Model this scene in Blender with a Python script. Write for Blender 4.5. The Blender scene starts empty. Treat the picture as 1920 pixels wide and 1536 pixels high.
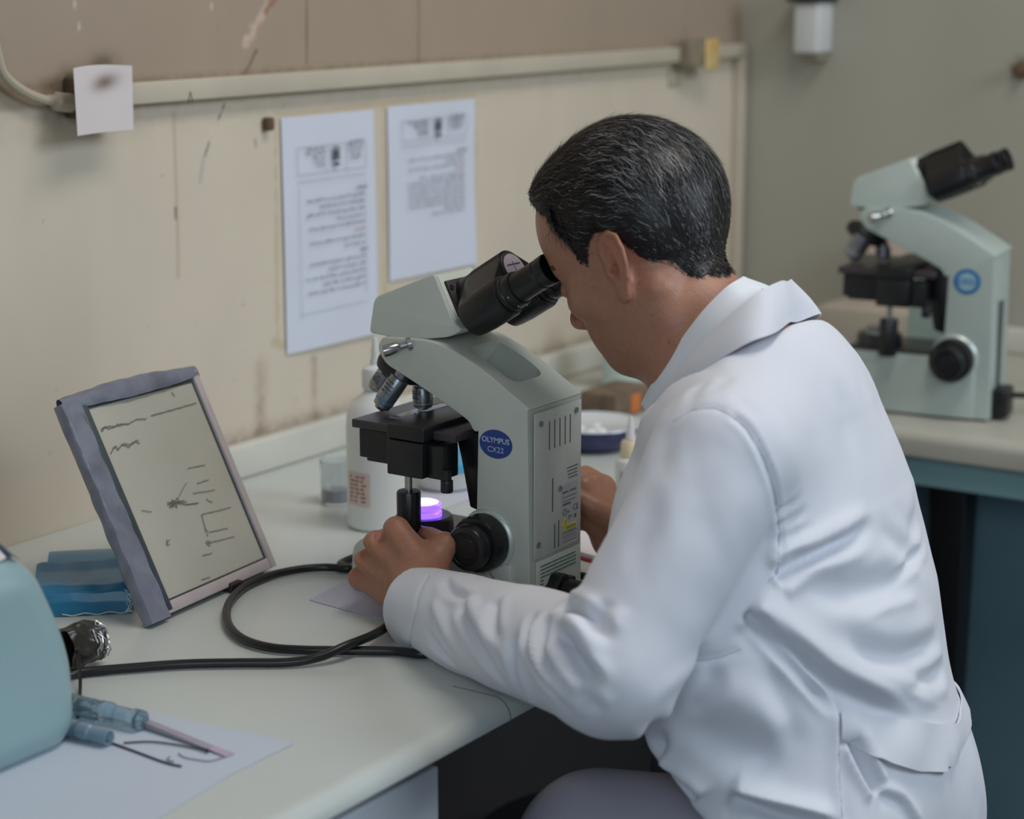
import bpy, bmesh, math, random
import numpy as np
from mathutils import Vector, Matrix, noise
from mathutils.bvhtree import BVHTree

D = bpy.data
SC = bpy.context.scene
COL = SC.collection
random.seed(7)
PI = math.pi

# ---------------------------------------------------------------- camera, world, lights, exposure
FPX = 3737.0
PITCH = math.atan(828 / FPX)
YAW = math.radians(33.8)
CAM = np.array([0.0, 0.0, 1.37])
FWD = np.array([math.cos(PITCH) * math.cos(YAW), math.cos(PITCH) * math.sin(YAW), -math.sin(PITCH)])
RGT = np.array([math.sin(YAW), -math.cos(YAW), 0.0])
UPV = np.cross(RGT, FWD)
cd = D.cameras.new('camera')
cam = D.objects.new('camera', cd)
COL.objects.link(cam)
SC.camera = cam
cam.matrix_world = Matrix(((RGT[0], UPV[0], -FWD[0], CAM[0]), (RGT[1], UPV[1], -FWD[1], CAM[1]), (RGT[2], UPV[2], -FWD[2], CAM[2]), (0, 0, 0, 1)))
cd.sensor_width = 36
cd.lens = 36 * FPX / 1920
cd.clip_start = 0.05
cd.dof.use_dof = True
cd.dof.focus_distance = 1.87
cd.dof.aperture_fstop = 4.0

world = D.worlds.new('world')
SC.world = world
world.use_nodes = True
wb = world.node_tree.nodes['Background']
wb.inputs[0].default_value = (0.62, 0.75, 0.86, 1)
wb.inputs[1].default_value = 0.17

def area(name, loc, target, size, size_y, power, color):
    ld = D.lights.new(name, 'AREA')
    ld.shape = 'RECTANGLE'
    ld.size = size
    ld.size_y = size_y
    ld.energy = power
    ld.color = color
    o = D.objects.new(name, ld)
    COL.objects.link(o)
    o.location = loc
    o.rotation_euler = (Vector(target) - Vector(loc)).to_track_quat('-Z', 'Y').to_euler()
    return o

area('window_daylight', (2.15, -1.7, 2.35), (1.6, 1.0, 0.9), 1.3, 1.0, 29, (0.80, 0.90, 1.0))
area('ceiling_lamp', (1.75, 0.45, 2.7), (1.75, 0.95, 0.8), 1.3, 0.5, 12.5, (1.0, 0.93, 0.84))
sw = area('side_fill', (-1.0, -0.6, 1.9), (1.75, 0.6, 0.8), 1.2, 1.0, 2.3, (0.78, 0.90, 1.0))  # added fill lamp from the camera side, brightens the man's near side
sw.data.spread = math.radians(75)

SC.view_settings.view_transform = 'Standard'
SC.view_settings.look = 'None'
SC.view_settings.gamma = 1
SC.view_settings.use_curve_mapping = False
SC.view_settings.exposure = 0.34

# ---------------------------------------------------------------- measuring helpers: a sight line meets a real surface
TOP = 0.76          # worktop height
WY = 1.603          # back wall
WX = 3.10           # right wall
SX = 1.505          # near side of the microscope
def ray(x, y): return FWD + RGT * (x - 960) / FPX - UPV * (y - 768) / FPX
def on_z(x, y, z=TOP):
    d = ray(x, y); return CAM + d * ((z - CAM[2]) / d[2])
def on_y(x, y, Y=WY):
    d = ray(x, y); return CAM + d * (Y / d[1])
def on_x(x, y, X=SX):
    d = ray(x, y); return CAM + d * (X / d[0])
def yz(x, y, X=SX):
    p = on_x(x, y, X); return (p[1], p[2])

# ---------------------------------------------------------------- materials
def srgb(c):
    return tuple(((v / 255) / 12.92 if v / 255 <= 0.04045 else ((v / 255 + 0.055) / 1.055) ** 2.4) for v in c)
MATS = {}
def mat(name, rgb, rough=0.5, metal=0.0, vary=0.0, scale=8.0, bump=0.0, bscale=60.0, rgb2=None, **kw):
    if name in MATS: return MATS[name]
    m = D.materials.new(name); m.use_nodes = True
    nt = m.node_tree; N = nt.nodes; L = nt.links
    b = N['Principled BSDF']
    c = srgb(rgb)
    b.inputs['Base Color'].default_value = (*c, 1)
    b.inputs['Roughness'].default_value = rough
    b.inputs['Metallic'].default_value = metal
    for k, v in kw.items():
        k = k.replace('_', ' ')
        if k in b.inputs: b.inputs[k].default_value = v
    if vary or bump or rgb2:
        tc = N.new('ShaderNodeTexCoord')
    if vary or rgb2:
        n = N.new('ShaderNodeTexNoise'); n.inputs['Scale'].default_value = scale; n.inputs['Detail'].default_value = 6
        L.new(tc.outputs['Object'], n.inputs['Vector'])
        r = N.new('ShaderNodeValToRGB')
        if rgb2: c2 = srgb(rgb2)
        else: c2 = tuple(v * (1 - vary) for v in c)
        r.color_ramp.elements[0].position = 0.35; r.color_ramp.elements[0].color = (*c2, 1)
        r.color_ramp.elements[1].position = 0.62; r.color_ramp.elements[1].color = (*c, 1)
        L.new(n.outputs['Fac'], r.inputs['Fac']); L.new(r.outputs['Color'], b.inputs['Base Color'])
    if bump:
        n2 = N.new('ShaderNodeTexNoise'); n2.inputs['Scale'].default_value = bscale; n2.inputs['Detail'].default_value = 4
        L.new(tc.outputs['Object'], n2.inputs['Vector'])
        bp = N.new('ShaderNodeBump'); bp.inputs['Strength'].default_value = bump; bp.inputs['Distance'].default_value = 0.002
        L.new(n2.outputs['Fac'], bp.inputs['Height']); L.new(bp.outputs['Normal'], b.inputs['Normal'])
    MATS[name] = m
    return m

def attr_mat(name, rough=0.6, bump=0.0, bscale=60, attr='paint', **kw):
    m = mat(name, (128, 128, 128), rough, bump=bump, bscale=bscale, **kw)
    nt = m.node_tree
    a = nt.nodes.new('ShaderNodeAttribute'); a.attribute_name = attr
    nt.links.new(a.outputs['Color'], nt.nodes['Principled BSDF'].inputs['Base Color'])
    return m

# ---------------------------------------------------------------- mesh helpers
def tag(o, label=None, cat=None, group=None, kind=None):
    if label: o['label'] = label
    if cat: o['category'] = cat
    if group: o['group'] = group
    if kind: o['kind'] = kind
    return o
def thing(name, label, cat, loc=(0, 0, 0), rz=0.0, group=None):
    o = D.objects.new(name, None); COL.objects.link(o)
    o.empty_display_size = 0.05
    o.location = loc; o.rotation_euler = (0, 0, rz)
    return tag(o, label, cat, group)

class MB:
    """collects shapes (world or local coordinates) and links them as one mesh object"""
    def __init__(s): s.bm = bmesh.new()
    def _add(s, verts, faces, bevel=0, seg=3, ang=0.5):
        b2 = bmesh.new() if bevel else s.bm
        vs = [b2.verts.new(v) for v in verts]
        for f in faces:
            try: b2.faces.new([vs[i] for i in f])
            except ValueError: pass
        if bevel:
            bmesh.ops.recalc_face_normals(b2, faces=b2.faces)
            es = [e for e in b2.edges if len(e.link_faces) == 2 and e.calc_face_angle(0) > ang]
            bmesh.ops.bevel(b2, geom=es, offset=bevel, offset_type='OFFSET', segments=seg, profile=0.5, affect='EDGES', clamp_overlap=True)
            me = D.meshes.new('t'); b2.to_mesh(me); b2.free(); s.bm.from_mesh(me); D.meshes.remove(me)
        return s
    def box(s, lo, hi, bevel=0, rot=None, seg=3):
        x0, y0, z0 = lo; x1, y1, z1 = hi
        v = [Vector(p) for p in ((x0,y0,z0),(x1,y0,z0),(x1,y1,z0),(x0,y1,z0),(x0,y0,z1),(x1,y0,z1),(x1,y1,z1),(x0,y1,z1))]
        if rot is not None:
            c = sum(v, Vector()) / 8
            v = [rot @ (p - c) + c for p in v]
        return s._add(v, [(3,2,1,0),(4,5,6,7),(0,1,5,4),(1,2,6,5),(2,3,7,6),(3,0,4,7)], bevel, seg)
    def hexa(s, v8, bevel=0, seg=3):
        return s._add([Vector(p) for p in v8], [(3,2,1,0),(4,5,6,7),(0,1,5,4),(1,2,6,5),(2,3,7,6),(3,0,4,7)], bevel, seg)
    def prism(s, poly, a, b, axis='x', bevel=0, seg=3, ang=0.5):
        """poly = 2-D outline, extruded from a to b along the axis ('x': outline is (y,z); 'y': (x,z); 'z': (x,y))"""
        def P(t, p):
            if axis == 'x': return (t, p[0], p[1])
            if axis == 'y': return (p[0], t, p[1])
            return (p[0], p[1], t)
        n = len(poly)
        v = [P(a, p) for p in poly] + [P(b, p) for p in poly]
        f = [tuple(range(n - 1, -1, -1)), tuple(range(n, 2 * n))] + [(i, (i + 1) % n, n + (i + 1) % n, n + i) for i in range(n)]
        return s._add(v, f, bevel, seg, ang)
    def lathe(s, prof, origin, axis=(0, 0, 1), seg=32, flute=None):
        """prof = [(radius, height)...] turned round the axis through origin"""
        ax = Vector(axis).normalized(); o = Vector(origin)
        u = ax.orthogonal().normalized(); w = ax.cross(u)
        rings = []
        vs = []
        for (r, h) in prof:
            if r <= 1e-6:
                rings.append([len(vs)]); vs.append(o + ax * h)
            else:
                ring = []
                for k in range(seg):
                    a = 2 * PI * k / seg
                    rr = r * (1 - (flute[1] if (flute and h > flute[2] and h < flute[3] and (k * flute[0] * 2 // seg) % 2) else 0))
                    ring.append(len(vs)); vs.append(o + ax * h + (u * math.cos(a) + w * math.sin(a)) * rr)
                rings.append(ring)
        fs = []
        for A, B in zip(rings, rings[1:]):
            if len(A) == 1 and len(B) == 1: continue
            if len(A) == 1: fs += [(A[0], B[k], B[(k + 1) % seg]) for k in range(seg)]
            elif len(B) == 1: fs += [(A[k], A[(k + 1) % seg], B[0]) for k in range(seg)]
            else: fs += [(A[k], A[(k + 1) % seg], B[(k + 1) % seg], B[k]) for k in range(seg)]
        if len(rings[0]) > 1: fs.append(tuple(reversed(rings[0])))
        if len(rings[-1]) > 1: fs.append(tuple(rings[-1]))
        return s._add(vs, fs)
    def cyl(s, p0, p1, r0, r1=None, seg=28, ch=0.0):
        p0 = Vector(p0); p1 = Vector(p1); h = (p1 - p0).length; r1 = r0 if r1 is None else r1
        if ch: prof = [(r0 - ch, 0), (r0 - ch * .3, ch * .3), (r0, ch), (r1, h - ch), (r1 - ch * .3, h - ch * .3), (r1 - ch, h)]
        else: prof = [(r0, 0), (r1, h)]
        return s.lathe(prof, p0, p1 - p0, seg)
    def tube(s, pts, r, seg=12, cap=True):
        pts = [Vector(p) for p in pts]; n = len(pts)
        rs = r if isinstance(r, (list, tuple)) else [r] * n
        vs = []; up = None
        for i, p in enumerate(pts):
            t = (pts[min(i + 1, n - 1)] - pts[max(i - 1, 0)]).normalized()
            if up is None: up = t.orthogonal().normalized()
            up = (up - t * up.dot(t)).normalized(); w = t.cross(up)
            for k in range(seg):
                a = 2 * PI * k / seg; vs.append(p + (up * math.cos(a) + w * math.sin(a)) * rs[i])
        fs = [(i * seg + k, i * seg + (k + 1) % seg, (i + 1) * seg + (k + 1) % seg, (i + 1) * seg + k) for i in range(n - 1) for k in range(seg)]
        if cap: fs += [tuple(range(seg - 1, -1, -1)), tuple((n - 1) * seg + k for k in range(seg))]
        return s._add(vs, fs)
    def grid(s, f, nu, nv, thick=0.0, closed=False):
        """sheet f(u,v)->point, optionally with real thickness"""
        P = [[Vector(f(i / nu, j / nv)) for i in range(nu + 1)] for j in range(nv + 1)]
        base = [p for row in P for p in row]
        W = nu + 1
        fs = [(j * W + i, j * W + i + 1, (j + 1) * W + i + 1, (j + 1) * W + i) for j in range(nv) for i in range(nu)]
        if thick:
            nor = []
            for j in range(nv + 1):
                for i in range(nu + 1):
                    du = P[j][min(i + 1, nu)] - P[j][max(i - 1, 0)]; dv = P[min(j + 1, nv)][i] - P[max(j - 1, 0)][i]
                    c = du.cross(dv); nor.append(c.normalized() if c.length > 1e-12 else Vector((0, 0, 1)))
            off = len(base)
            vs = base + [p - n * thick for p, n in zip(base, nor)]
            fs2 = [tuple(off + i for i in reversed(q)) for q in fs]
            rim = [j * W for j in range(nv, 0, -1)] if 0 else None
            bd = [i for i in range(nu)] + [j * W + nu for j in range(nv)] + [nv * W + i for i in range(nu, 0, -1)] + [j * W for j in range(nv, 0, -1)]
            side = [(bd[(k + 1) % len(bd)], bd[k], off + bd[k], off + bd[(k + 1) % len(bd)]) for k in range(len(bd))]
            return s._add(vs, fs + fs2 + side)
        return s._add(base, fs)
    def text(s, txt, M, size=0.01, depth=0.0003, bold=0.0, align='CENTER', spacing=1.0):
        cu = D.curves.new('t', 'FONT'); cu.body = txt; cu.size = size; cu.extrude = depth; cu.align_x = align; cu.align_y = 'CENTER'; cu.offset = bold; cu.space_character = spacing
        cu.resolution_u = 3
        to = D.objects.new('t', cu); COL.objects.link(to)
        bpy.context.view_layer.update()
        me = D.meshes.new_from_object(to.evaluated_get(bpy.context.evaluated_depsgraph_get()))
        me.transform(M); s.bm.from_mesh(me)
        D.meshes.remove(me); D.objects.remove(to); D.curves.remove(cu)
        return s
    def build(s, name, m, parent=None, smooth=True, angle=0.62, recalc=True):
        if recalc: bmesh.ops.recalc_face_normals(s.bm, faces=s.bm.faces)
        me = D.meshes.new(name); s.bm.to_mesh(me); s.bm.free()
        if smooth:
            me.shade_smooth(); me.set_sharp_from_angle(angle=angle)
        me.materials.append(m)
        o = D.objects.new(name, me); COL.objects.link(o)
        if parent is not None:
            o.parent = parent
            o.matrix_parent_inverse = parent_world(parent).inverted()
        return o

def parent_world(o):
    M = Matrix.LocRotScale(o.location, o.rotation_euler, o.scale)
    if o.parent is not None: M = parent_world(o.parent) @ o.matrix_parent_inverse @ M
    return M

def cut(o, cutter):
    """carve the cutter's volume out of o for good"""
    cutter.parent = o.parent
    md = o.modifiers.new('b', 'BOOLEAN'); md.operation = 'DIFFERENCE'; md.object = cutter; md.solver = 'EXACT'
    bpy.context.view_layer.update()
    me = D.meshes.new_from_object(o.evaluated_get(bpy.context.evaluated_depsgraph_get()))
    nb_ = len(o.data.vertices); o.modifiers.clear(); old = o.data; o.data = me
    D.meshes.remove(old)

    cm = cutter.data; D.objects.remove(cutter); D.meshes.remove(cm)
    me.shade_smooth(); me.set_sharp_from_angle(angle=0.62)

def copy_tree(o, parent=None):
    c = o.copy(); COL.objects.link(c)
    if parent is not None: c.parent = parent
    for ch in list(o.children): copy_tree(ch, c)
    return c

def catmull(pts, n=8):
    pts = [Vector(p) for p in pts]; out = []
    for i in range(len(pts) - 1):
        p0 = pts[max(i - 1, 0)]; p1 = pts[i]; p2 = pts[i + 1]; p3 = pts[min(i + 2, len(pts) - 1)]
        for k in range(n):
            t = k / n
            out.append(0.5 * ((2 * p1) + (p2 - p0) * t + (2 * p0 - 5 * p1 + 4 * p2 - p3) * t * t + (3 * p1 - p0 - 3 * p2 + p3) * t ** 3))
    out.append(pts[-1]); return out

def round_poly(pts, r, n=5):
    """round each corner of a 2-D outline"""
    out = []; N = len(pts)
    rr = r if isinstance(r, (list, tuple)) else [r] * N
    for i in range(N):
        p = Vector(pts[i]); a = Vector(pts[i - 1]) - p; b = Vector(pts[(i + 1) % N]) - p
        d = min(rr[i], a.length * .45, b.length * .45)
        if d < 1e-5: out.append(tuple(p)); continue
        A = p + a.normalized() * d; B = p + b.normalized() * d
        for k in range(n + 1):
            t = k / n
            out.append(tuple((1 - t) ** 2 * A + 2 * t * (1 - t) * p + t * t * B))
    return out

# ---------------------------------------------------------------- numeric helpers
def smooth01(a, b, x):
    t = np.clip((x - a) / (b - a), 0, 1); return t * t * (3 - 2 * t)
def vnoise(x, z, s, seed=0):
    """cheap smooth value noise on arrays"""
    g = np.random.RandomState(seed).rand(64, 64)
    X = np.nan_to_num(x / s) % 63; Z = np.nan_to_num(z / s) % 63
    i = np.floor(X).astype(int); j = np.floor(Z).astype(int); u = X - i; v = Z - j
    u = u * u * (3 - 2 * u); v = v * v * (3 - 2 * v)
    return g[i, j] * (1 - u) * (1 - v) + g[i + 1, j] * u * (1 - v) + g[i, j + 1] * (1 - u) * v + g[i + 1, j + 1] * u * v
def seg_dist(px, pz, a, b):
    ax, az = a; bx, bz = b
    dx, dz = bx - ax, bz - az; L = dx * dx + dz * dz
    t = np.clip(((px - ax) * dx + (pz - az) * dz) / L, 0, 1)
    return np.hypot(px - ax - t * dx, pz - az - t * dz), t
def path_dist(px, pz, pts):
    d = np.full(px.shape, 9.0)
    for a, b in zip(pts, pts[1:]): d = np.minimum(d, seg_dist(px, pz, a, b)[0])
    return d
# ================================================================ ROOM
rnd = random.Random(3)
def W2(*pp):
    return [(on_y(x, y)[0], on_y(x, y)[2]) for x, y in pp]

# --- back wall: dirt, peeled paint and cracks belong to its paint
def painted_wall(name, ucoords, vcoords, to3, paint, m):
    U, Vv = np.meshgrid(ucoords, vcoords)
    nx, nz = len(ucoords), len(vcoords)
    pts = [to3(u, v) for u, v in zip(U.ravel(), Vv.ravel())]
    fs = [(j * nx + i, j * nx + i + 1, (j + 1) * nx + i + 1, (j + 1) * nx + i) for j in range(nz - 1) for i in range(nx - 1)]
    me = D.meshes.new(name); me.from_pydata(pts, [], fs); me.update()
    c = paint(U.ravel(), Vv.ravel())
    at = me.color_attributes.new('paint', 'FLOAT_COLOR', 'POINT')
    at.data.foreach_set('color', np.concatenate([c, np.ones((len(c), 1))], 1).astype(np.float32).ravel())
    me.materials.append(m)
    o = D.objects.new(name, me); COL.objects.link(o); tag(o, kind='structure')
    return o
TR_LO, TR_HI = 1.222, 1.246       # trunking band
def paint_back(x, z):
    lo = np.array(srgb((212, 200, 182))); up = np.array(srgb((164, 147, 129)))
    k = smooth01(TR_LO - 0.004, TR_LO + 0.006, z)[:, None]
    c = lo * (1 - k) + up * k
    n = vnoise(x, z * .35, .11, 1) * .6 + vnoise(x, z * .5, .035, 2) * .4
    c = c * (0.93 + 0.10 * n)[:, None]
    def mix(col, m):
        nonlocal c
        m = np.clip(m, 0, 1)[:, None]; c = c * (1 - m) + np.array(srgb(col)) * m
    nn = vnoise(x, z, .008, 3); n2 = vnoise(x, z, .003, 4)
    # grime hanging under the trunking and along it
    mix((150, 132, 108), .16 * smooth01(.05, 0, np.abs(z - TR_LO + .006)) * (z < TR_LO) * (.4 + nn))
    mix((120, 100, 80), .5 * np.exp(-((z - TR_HI) / .006) ** 2) * (.3 + nn) * smooth01(3.0, 2.2, x))
    # brown splash stains round the hanging note and the cable
    for (px, py, r, a) in ((185, 140, .02, .8), (150, 185, .024, .8), (120, 195, .018, .6), (200, 128, .02, .6), (130, 150, .016, .7)):
        q = W2((px, py))[0]; mix((92, 74, 56), a * np.exp(-(((x - q[0]) / r) ** 2 + ((z - q[1]) / (r * .8)) ** 2)) * (.5 + nn))
    # peeled paint scar
    pl = W2((500, 10), (478, 50), (462, 78)); d = path_dist(x, z, pl)
    mix((208, 182, 166), smooth01(.015, .006, d + .011 * nn) * (.5 + .5 * n2))
    pl = W2((520, -8), (498, 22)); mix((150, 110, 88), smooth01(.006, .002, path_dist(x, z, pl)) * .8)
    pl = W2((480, 95), (470, 118), (452, 148)); mix((110, 78, 52), smooth01(.0045, .0012, path_dist(x, z, pl) + .002 * nn) * .9)
    pl = W2((420, 197), (407, 230), (398, 243)); mix((90, 74, 58), smooth01(.003, .0006, path_dist(x, z, pl) + .003 * nn))
    pl = W2((404, 232), (396, 246)); mix((222, 208, 192), smooth01(.005, .001, path_dist(x, z, pl) + .004 * nn))
    pl = W2((392, 268), (385, 290)); mix((84, 82, 78), smooth01(.0028, .0006, path_dist(x, z, pl)) * .7)
    pl = W2((382, 295), (375, 340)); mix((140, 150, 160), smooth01(.005, .001, path_dist(x, z, pl)) * .4)
    pl = W2((478, 262), (480, 275)); mix((110, 96, 80), smooth01(.0028, .0006, path_dist(x, z, pl)) * .6)
    # vertical drip and panel joints
    pl = W2((326, 215), (332, 400), (334, 520)); mix((150, 128, 104), smooth01(.004, .001, path_dist(x, z, pl)) * .35)
    pl = W2((329, 390), (330, 410)); mix((120, 92, 70), smooth01(.003, .001, path_dist(x, z, pl)) * .8)
    for px in (785, 575):
        pl = W2((px, -30), (px, 118)); mix((96, 82, 68), smooth01(.003, .0008, path_dist(x, z, pl)) * .7)
    pl = W2((490, 690), (488, 790), (480, 890)); mix((136, 104, 80), np.exp(-(path_dist(x, z, pl) / .011) ** 2) * .38 * (.4 + nn))
    pl = W2((588, 675), (590, 780), (586, 862)); mix((122, 88, 66), np.exp(-(path_dist(x, z, pl) / .006) ** 2) * .42 * (.4 + nn))
    pl = W2((586, 842), (587, 866)); mix((84, 62, 46), np.exp(-(path_dist(x, z, pl) / .007) ** 2) * .8)
    # grime where the wall meets the splashback
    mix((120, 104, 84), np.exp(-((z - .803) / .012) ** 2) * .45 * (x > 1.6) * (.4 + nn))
    # glue and tape marks round the two notices
    for (a, b) in (((718, 205), (722, 560)), ((893, 190), (893, 500)), ((520, 215), (890, 178)), ((516, 225), (520, 640))):
        pl = W2(a, b); mix((198, 176, 140), smooth01(.006, .002, path_dist(x, z, pl) + .004 * nn) * .75)
    pl = W2((512, 642), (530, 648)); mix((196, 180, 150), smooth01(.007, .004, path_dist(x, z, pl)) * .7)
    for q in W2((140, 8), (397, 12), (148, 50)):
        mix((200, 190, 175), smooth01(.0035, .001, np.hypot(x - q[0], (z - q[1]) * .5)) * .8)
    for k in range(60):
        qx, qz = 1.45 + rnd.random() * 1.5, .82 + rnd.random() * .5
        mix((110, 92, 72), smooth01(.0022, .0008, np.hypot(x - qx, z - qz)) * rnd.random() * .5)
    return c
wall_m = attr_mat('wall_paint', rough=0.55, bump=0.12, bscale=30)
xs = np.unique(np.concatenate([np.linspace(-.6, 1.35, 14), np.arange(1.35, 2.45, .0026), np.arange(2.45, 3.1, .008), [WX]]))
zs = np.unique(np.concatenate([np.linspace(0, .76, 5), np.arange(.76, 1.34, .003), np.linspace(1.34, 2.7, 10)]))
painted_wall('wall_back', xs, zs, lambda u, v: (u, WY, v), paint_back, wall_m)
def paint_right(y, z):
    c = np.tile(np.array(srgb((172, 170, 157))), (len(y), 1))
    n = vnoise(y + 3, z * .4, .12, 5)
    c = c * (.93 + .1 * n)[:, None]
    q = on_x(1916, 130, WX)
    m = smooth01(.022, .008, np.hypot(y - q[1], z - q[2]))[:, None]
    return c * (1 - m) + np.array(srgb((88, 66, 46))) * m
ys = np.unique(np.concatenate([np.arange(.4, 1.603, .01), np.linspace(-2.2, .4, 8), [WY]]))
zs2 = np.unique(np.concatenate([np.linspace(0, .76, 3), np.arange(.76, 1.6, .012), np.linspace(1.6, 2.7, 6)]))
painted_wall('wall_right', ys, zs2, lambda u, v: (WX, u, v), paint_right, wall_m)
m_floor = mat('floor_vinyl', (70, 74, 76), .45, vary=.3, scale=3)
b = MB().box((-.6, -2.2, -.05), (WX, WY, 0)); tag(b.build('floor', m_floor), kind='structure')

# --- worktops
m_top = mat('worktop_laminate', (200, 205, 201), .32, vary=.05, scale=5, bump=.04, bscale=200, Coat_Weight=.15, Coat_Roughness=.25)
m_dark = mat('dark_wood', (58, 46, 40), .6, vary=.3, scale=9)
m_topd = mat('worktop_laminate_cream', (186, 184, 172), .4, vary=.1, scale=6)
def nose(front, back, lo=TOP - .036, hi=TOP, r=.017, n=8):
    pts = [(back, lo), (back, hi)]
    s = 1 if back > front else -1
    for k in range(n + 1):
        a = PI / 2 * k / n; pts.append((front + s * (r - r * math.sin(a)), hi - r + r * math.cos(a)))
    for k in range(n + 1):
        a = PI / 2 * k / n; q = min(.009, (hi - lo) * .12); pts.append((front + s * (q - q * math.cos(a)), lo + q - q * math.sin(a)))
    return pts
wt = MB().prism(nose(.895, WY - .001, lo=TOP - .0195), .15, 1.995, 'x').build('worktop', m_top)
tag(wt, 'long pale laminate worktop along the stained wall, carrying the microscope the man uses', 'worktop')
jp = nose(.8945, .955, lo=TOP - .0200, hi=TOP + .0004)
MB().prism(jp, 1.3338, 1.3348, 'x').build('edge_joint', mat('joint_grey', (120, 120, 114), .6), wt)
b = MB().prism(nose(1.12, WY - .001), 1.997, 2.483, 'x')
tag(b.build('worktop', m_top), 'pale laminate worktop section holding the dark blue bowl near the room corner', 'worktop')
b = MB().prism(nose(2.485, WX - .001, lo=TOP - .04), -1.2, WY - .001, 'y')
tag(b.build('worktop', m_topd), 'greyish worktop with cream rounded edge under the blurred microscope at right', 'worktop')
m_dark0 = 0
m_splash = mat('splashback_cream', (214, 212, 202), .4, vary=.12, scale=7)
b = MB().box((1.60, WY - .02, TOP), (2.0, WY - .001, TOP + .043), .005)
b.box((2.001, WY - .02, TOP), (WX - .02, WY - .001, TOP + .043), .005)
tag(b.build('splashback', m_splash), 'cream splashback strip where the worktop meets the stained wall', 'splashback')
b = MB().box((WX - .021, .2, TOP), (WX - .001, WY - .021, TOP + .043), .005)
tag(b.build('splashback', m_splash), 'cream splashback strip behind the blurred microscope at right', 'splashback')

# --- cabinet under the front worktop
m_white = mat('cabinet_white', (190, 196, 204), .35, vary=.04, scale=4)
m_dark = mat('dark_wood', (58, 46, 40), .6, vary=.3, scale=9)
px = on_y(824, 1436, .912)
cab = thing('base_cabinet', 'white base cabinet with a dark gap above the door under the near end of the worktop', 'cabinet', (.7, 1.2, 0))
MB().box((.2, .937, .02), (px[0] - .002, 1.28, TOP - .0205), .002).build('body', m_dark, cab)  # dark body shows in the gap above the door
MB().box((.2, .9125, .05), (px[0], .9365, px[2]), .0025).build('door', m_white, cab)
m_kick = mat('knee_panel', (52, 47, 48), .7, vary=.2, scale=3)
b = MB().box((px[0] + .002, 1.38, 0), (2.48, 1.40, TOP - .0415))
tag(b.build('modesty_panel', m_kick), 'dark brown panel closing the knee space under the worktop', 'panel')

# --- bench at right
m_teal = mat('teal_enamel', (150, 192, 196), .4, vary=.06, scale=5)
m_teal2 = mat('teal_panel_dull', (126, 160, 174), .5, vary=.12, scale=4)
m_black = mat('black_plastic', (26, 27, 29), .38)
fr = thing('bench_frame', 'teal bench frame with a dark leg under the worktop at right', 'bench frame', (2.6, .6, 0))
MB().box((2.505, -1.1, TOP - .082), (2.525, 1.09, TOP - .0405), .002).build('apron', m_teal, fr)
MB().box((2.70, -1.1, .0), (2.72, 1.5, TOP - .0405), .002).build('back_panel', m_teal2, fr)
pl = on_x(1795, 950, 2.56)
MB().hexa([(2.545, pl[1] - .016, 0), (2.575, pl[1] - .016, 0), (2.575, pl[1] + .006, 0), (2.545, pl[1] + .006, 0), (2.527, pl[1] - .024, TOP - .083), (2.575, pl[1] - .024, TOP - .083), (2.575, pl[1] + .030, TOP - .083), (2.527, pl[1] + .030, TOP - .083)], .003).build('leg', m_black, fr)
MB().box((2.53, -1.1, TOP - .06), (2.978, -1.07, TOP - .0405)).build('rail', m_teal, fr)

# --- cable trunking on the back wall
m_trunk = mat('trunking_pvc', (196, 186, 168), .4, vary=.1, scale=9)
tk = thing('cable_trunking', 'long cream cable trunking running along the wall above the notices', 'cable trunking', (2.3, WY, 1.235))
x0, x1 = on_y(196, 185)[0], on_y(1255, 90)[0]; x2 = on_y(1385, 80)[0]
MB().box((x0, WY - .018, TR_LO), (x1, WY - .0005, TR_HI), .002).build('cover', m_trunk, tk)
MB().box((x1 + .001, WY - .018, TR_LO), (x2, WY - .0005, TR_HI - .001), .002).build('cover', m_trunk, tk)
q = W2((335, 182))[0]
bm = MB()
for a, c in (((-.004, -.006), (0, .007)), ((0, .007), (.003, -.004)), ((.001, -.004), (.005, -.005))):
    bm.tube([(q[0] + a[0], WY - .0182, q[1] + a[1]), (q[0] + c[0], WY - .0182, q[1] + c[1])], .0006, 5)
bm.build('pencil_mark', mat('pencil', (96, 90, 80), .8), tk)
b = MB().box((x2 - .018, WY - .018, TOP + .045), (x2 - .001, WY - .0005, TR_LO - .0005), .002)
tag(b.build('cable_trunking', m_trunk), 'narrow vertical cream cable trunking dropping down beside the room corner', 'cable trunking')

# junction box with yellow tape
a, c = on_y(1258, 140), on_y(1322, 60)
jb = thing('junction_box', 'grimy junction box wrapped in yellowed tape on the trunking', 'junction box', (2.9, WY, 1.23))
MB().box((a[0] - .005, WY - .040, TR_LO - .008), (a[0] + .075, WY - .0185, TR_HI + .012), .003).build('box', mat('grimy_plastic', (150, 138, 118), .5, vary=.3, scale=30), jb)
MB().box((a[0] + .035, WY - .046, TR_LO - .014), (a[0] + .079, WY - .0405, TR_HI + .012), .003).build('tape', mat('yellow_tape', (206, 168, 98), .45, vary=.15, scale=40, rgb2=(214, 190, 140)), jb)
q = W2((1262, 150))[0]
tag(MB().box((q[0] - .018, WY - .004, q[1] - .01), (q[0] + .02, WY - .0005, q[1] + .018), .001).build('wall_patch', mat('old_glue', (176, 170, 150), .6)), 'pale patch of old filler on the wall below the yellow taped junction box', 'patch')

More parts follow.
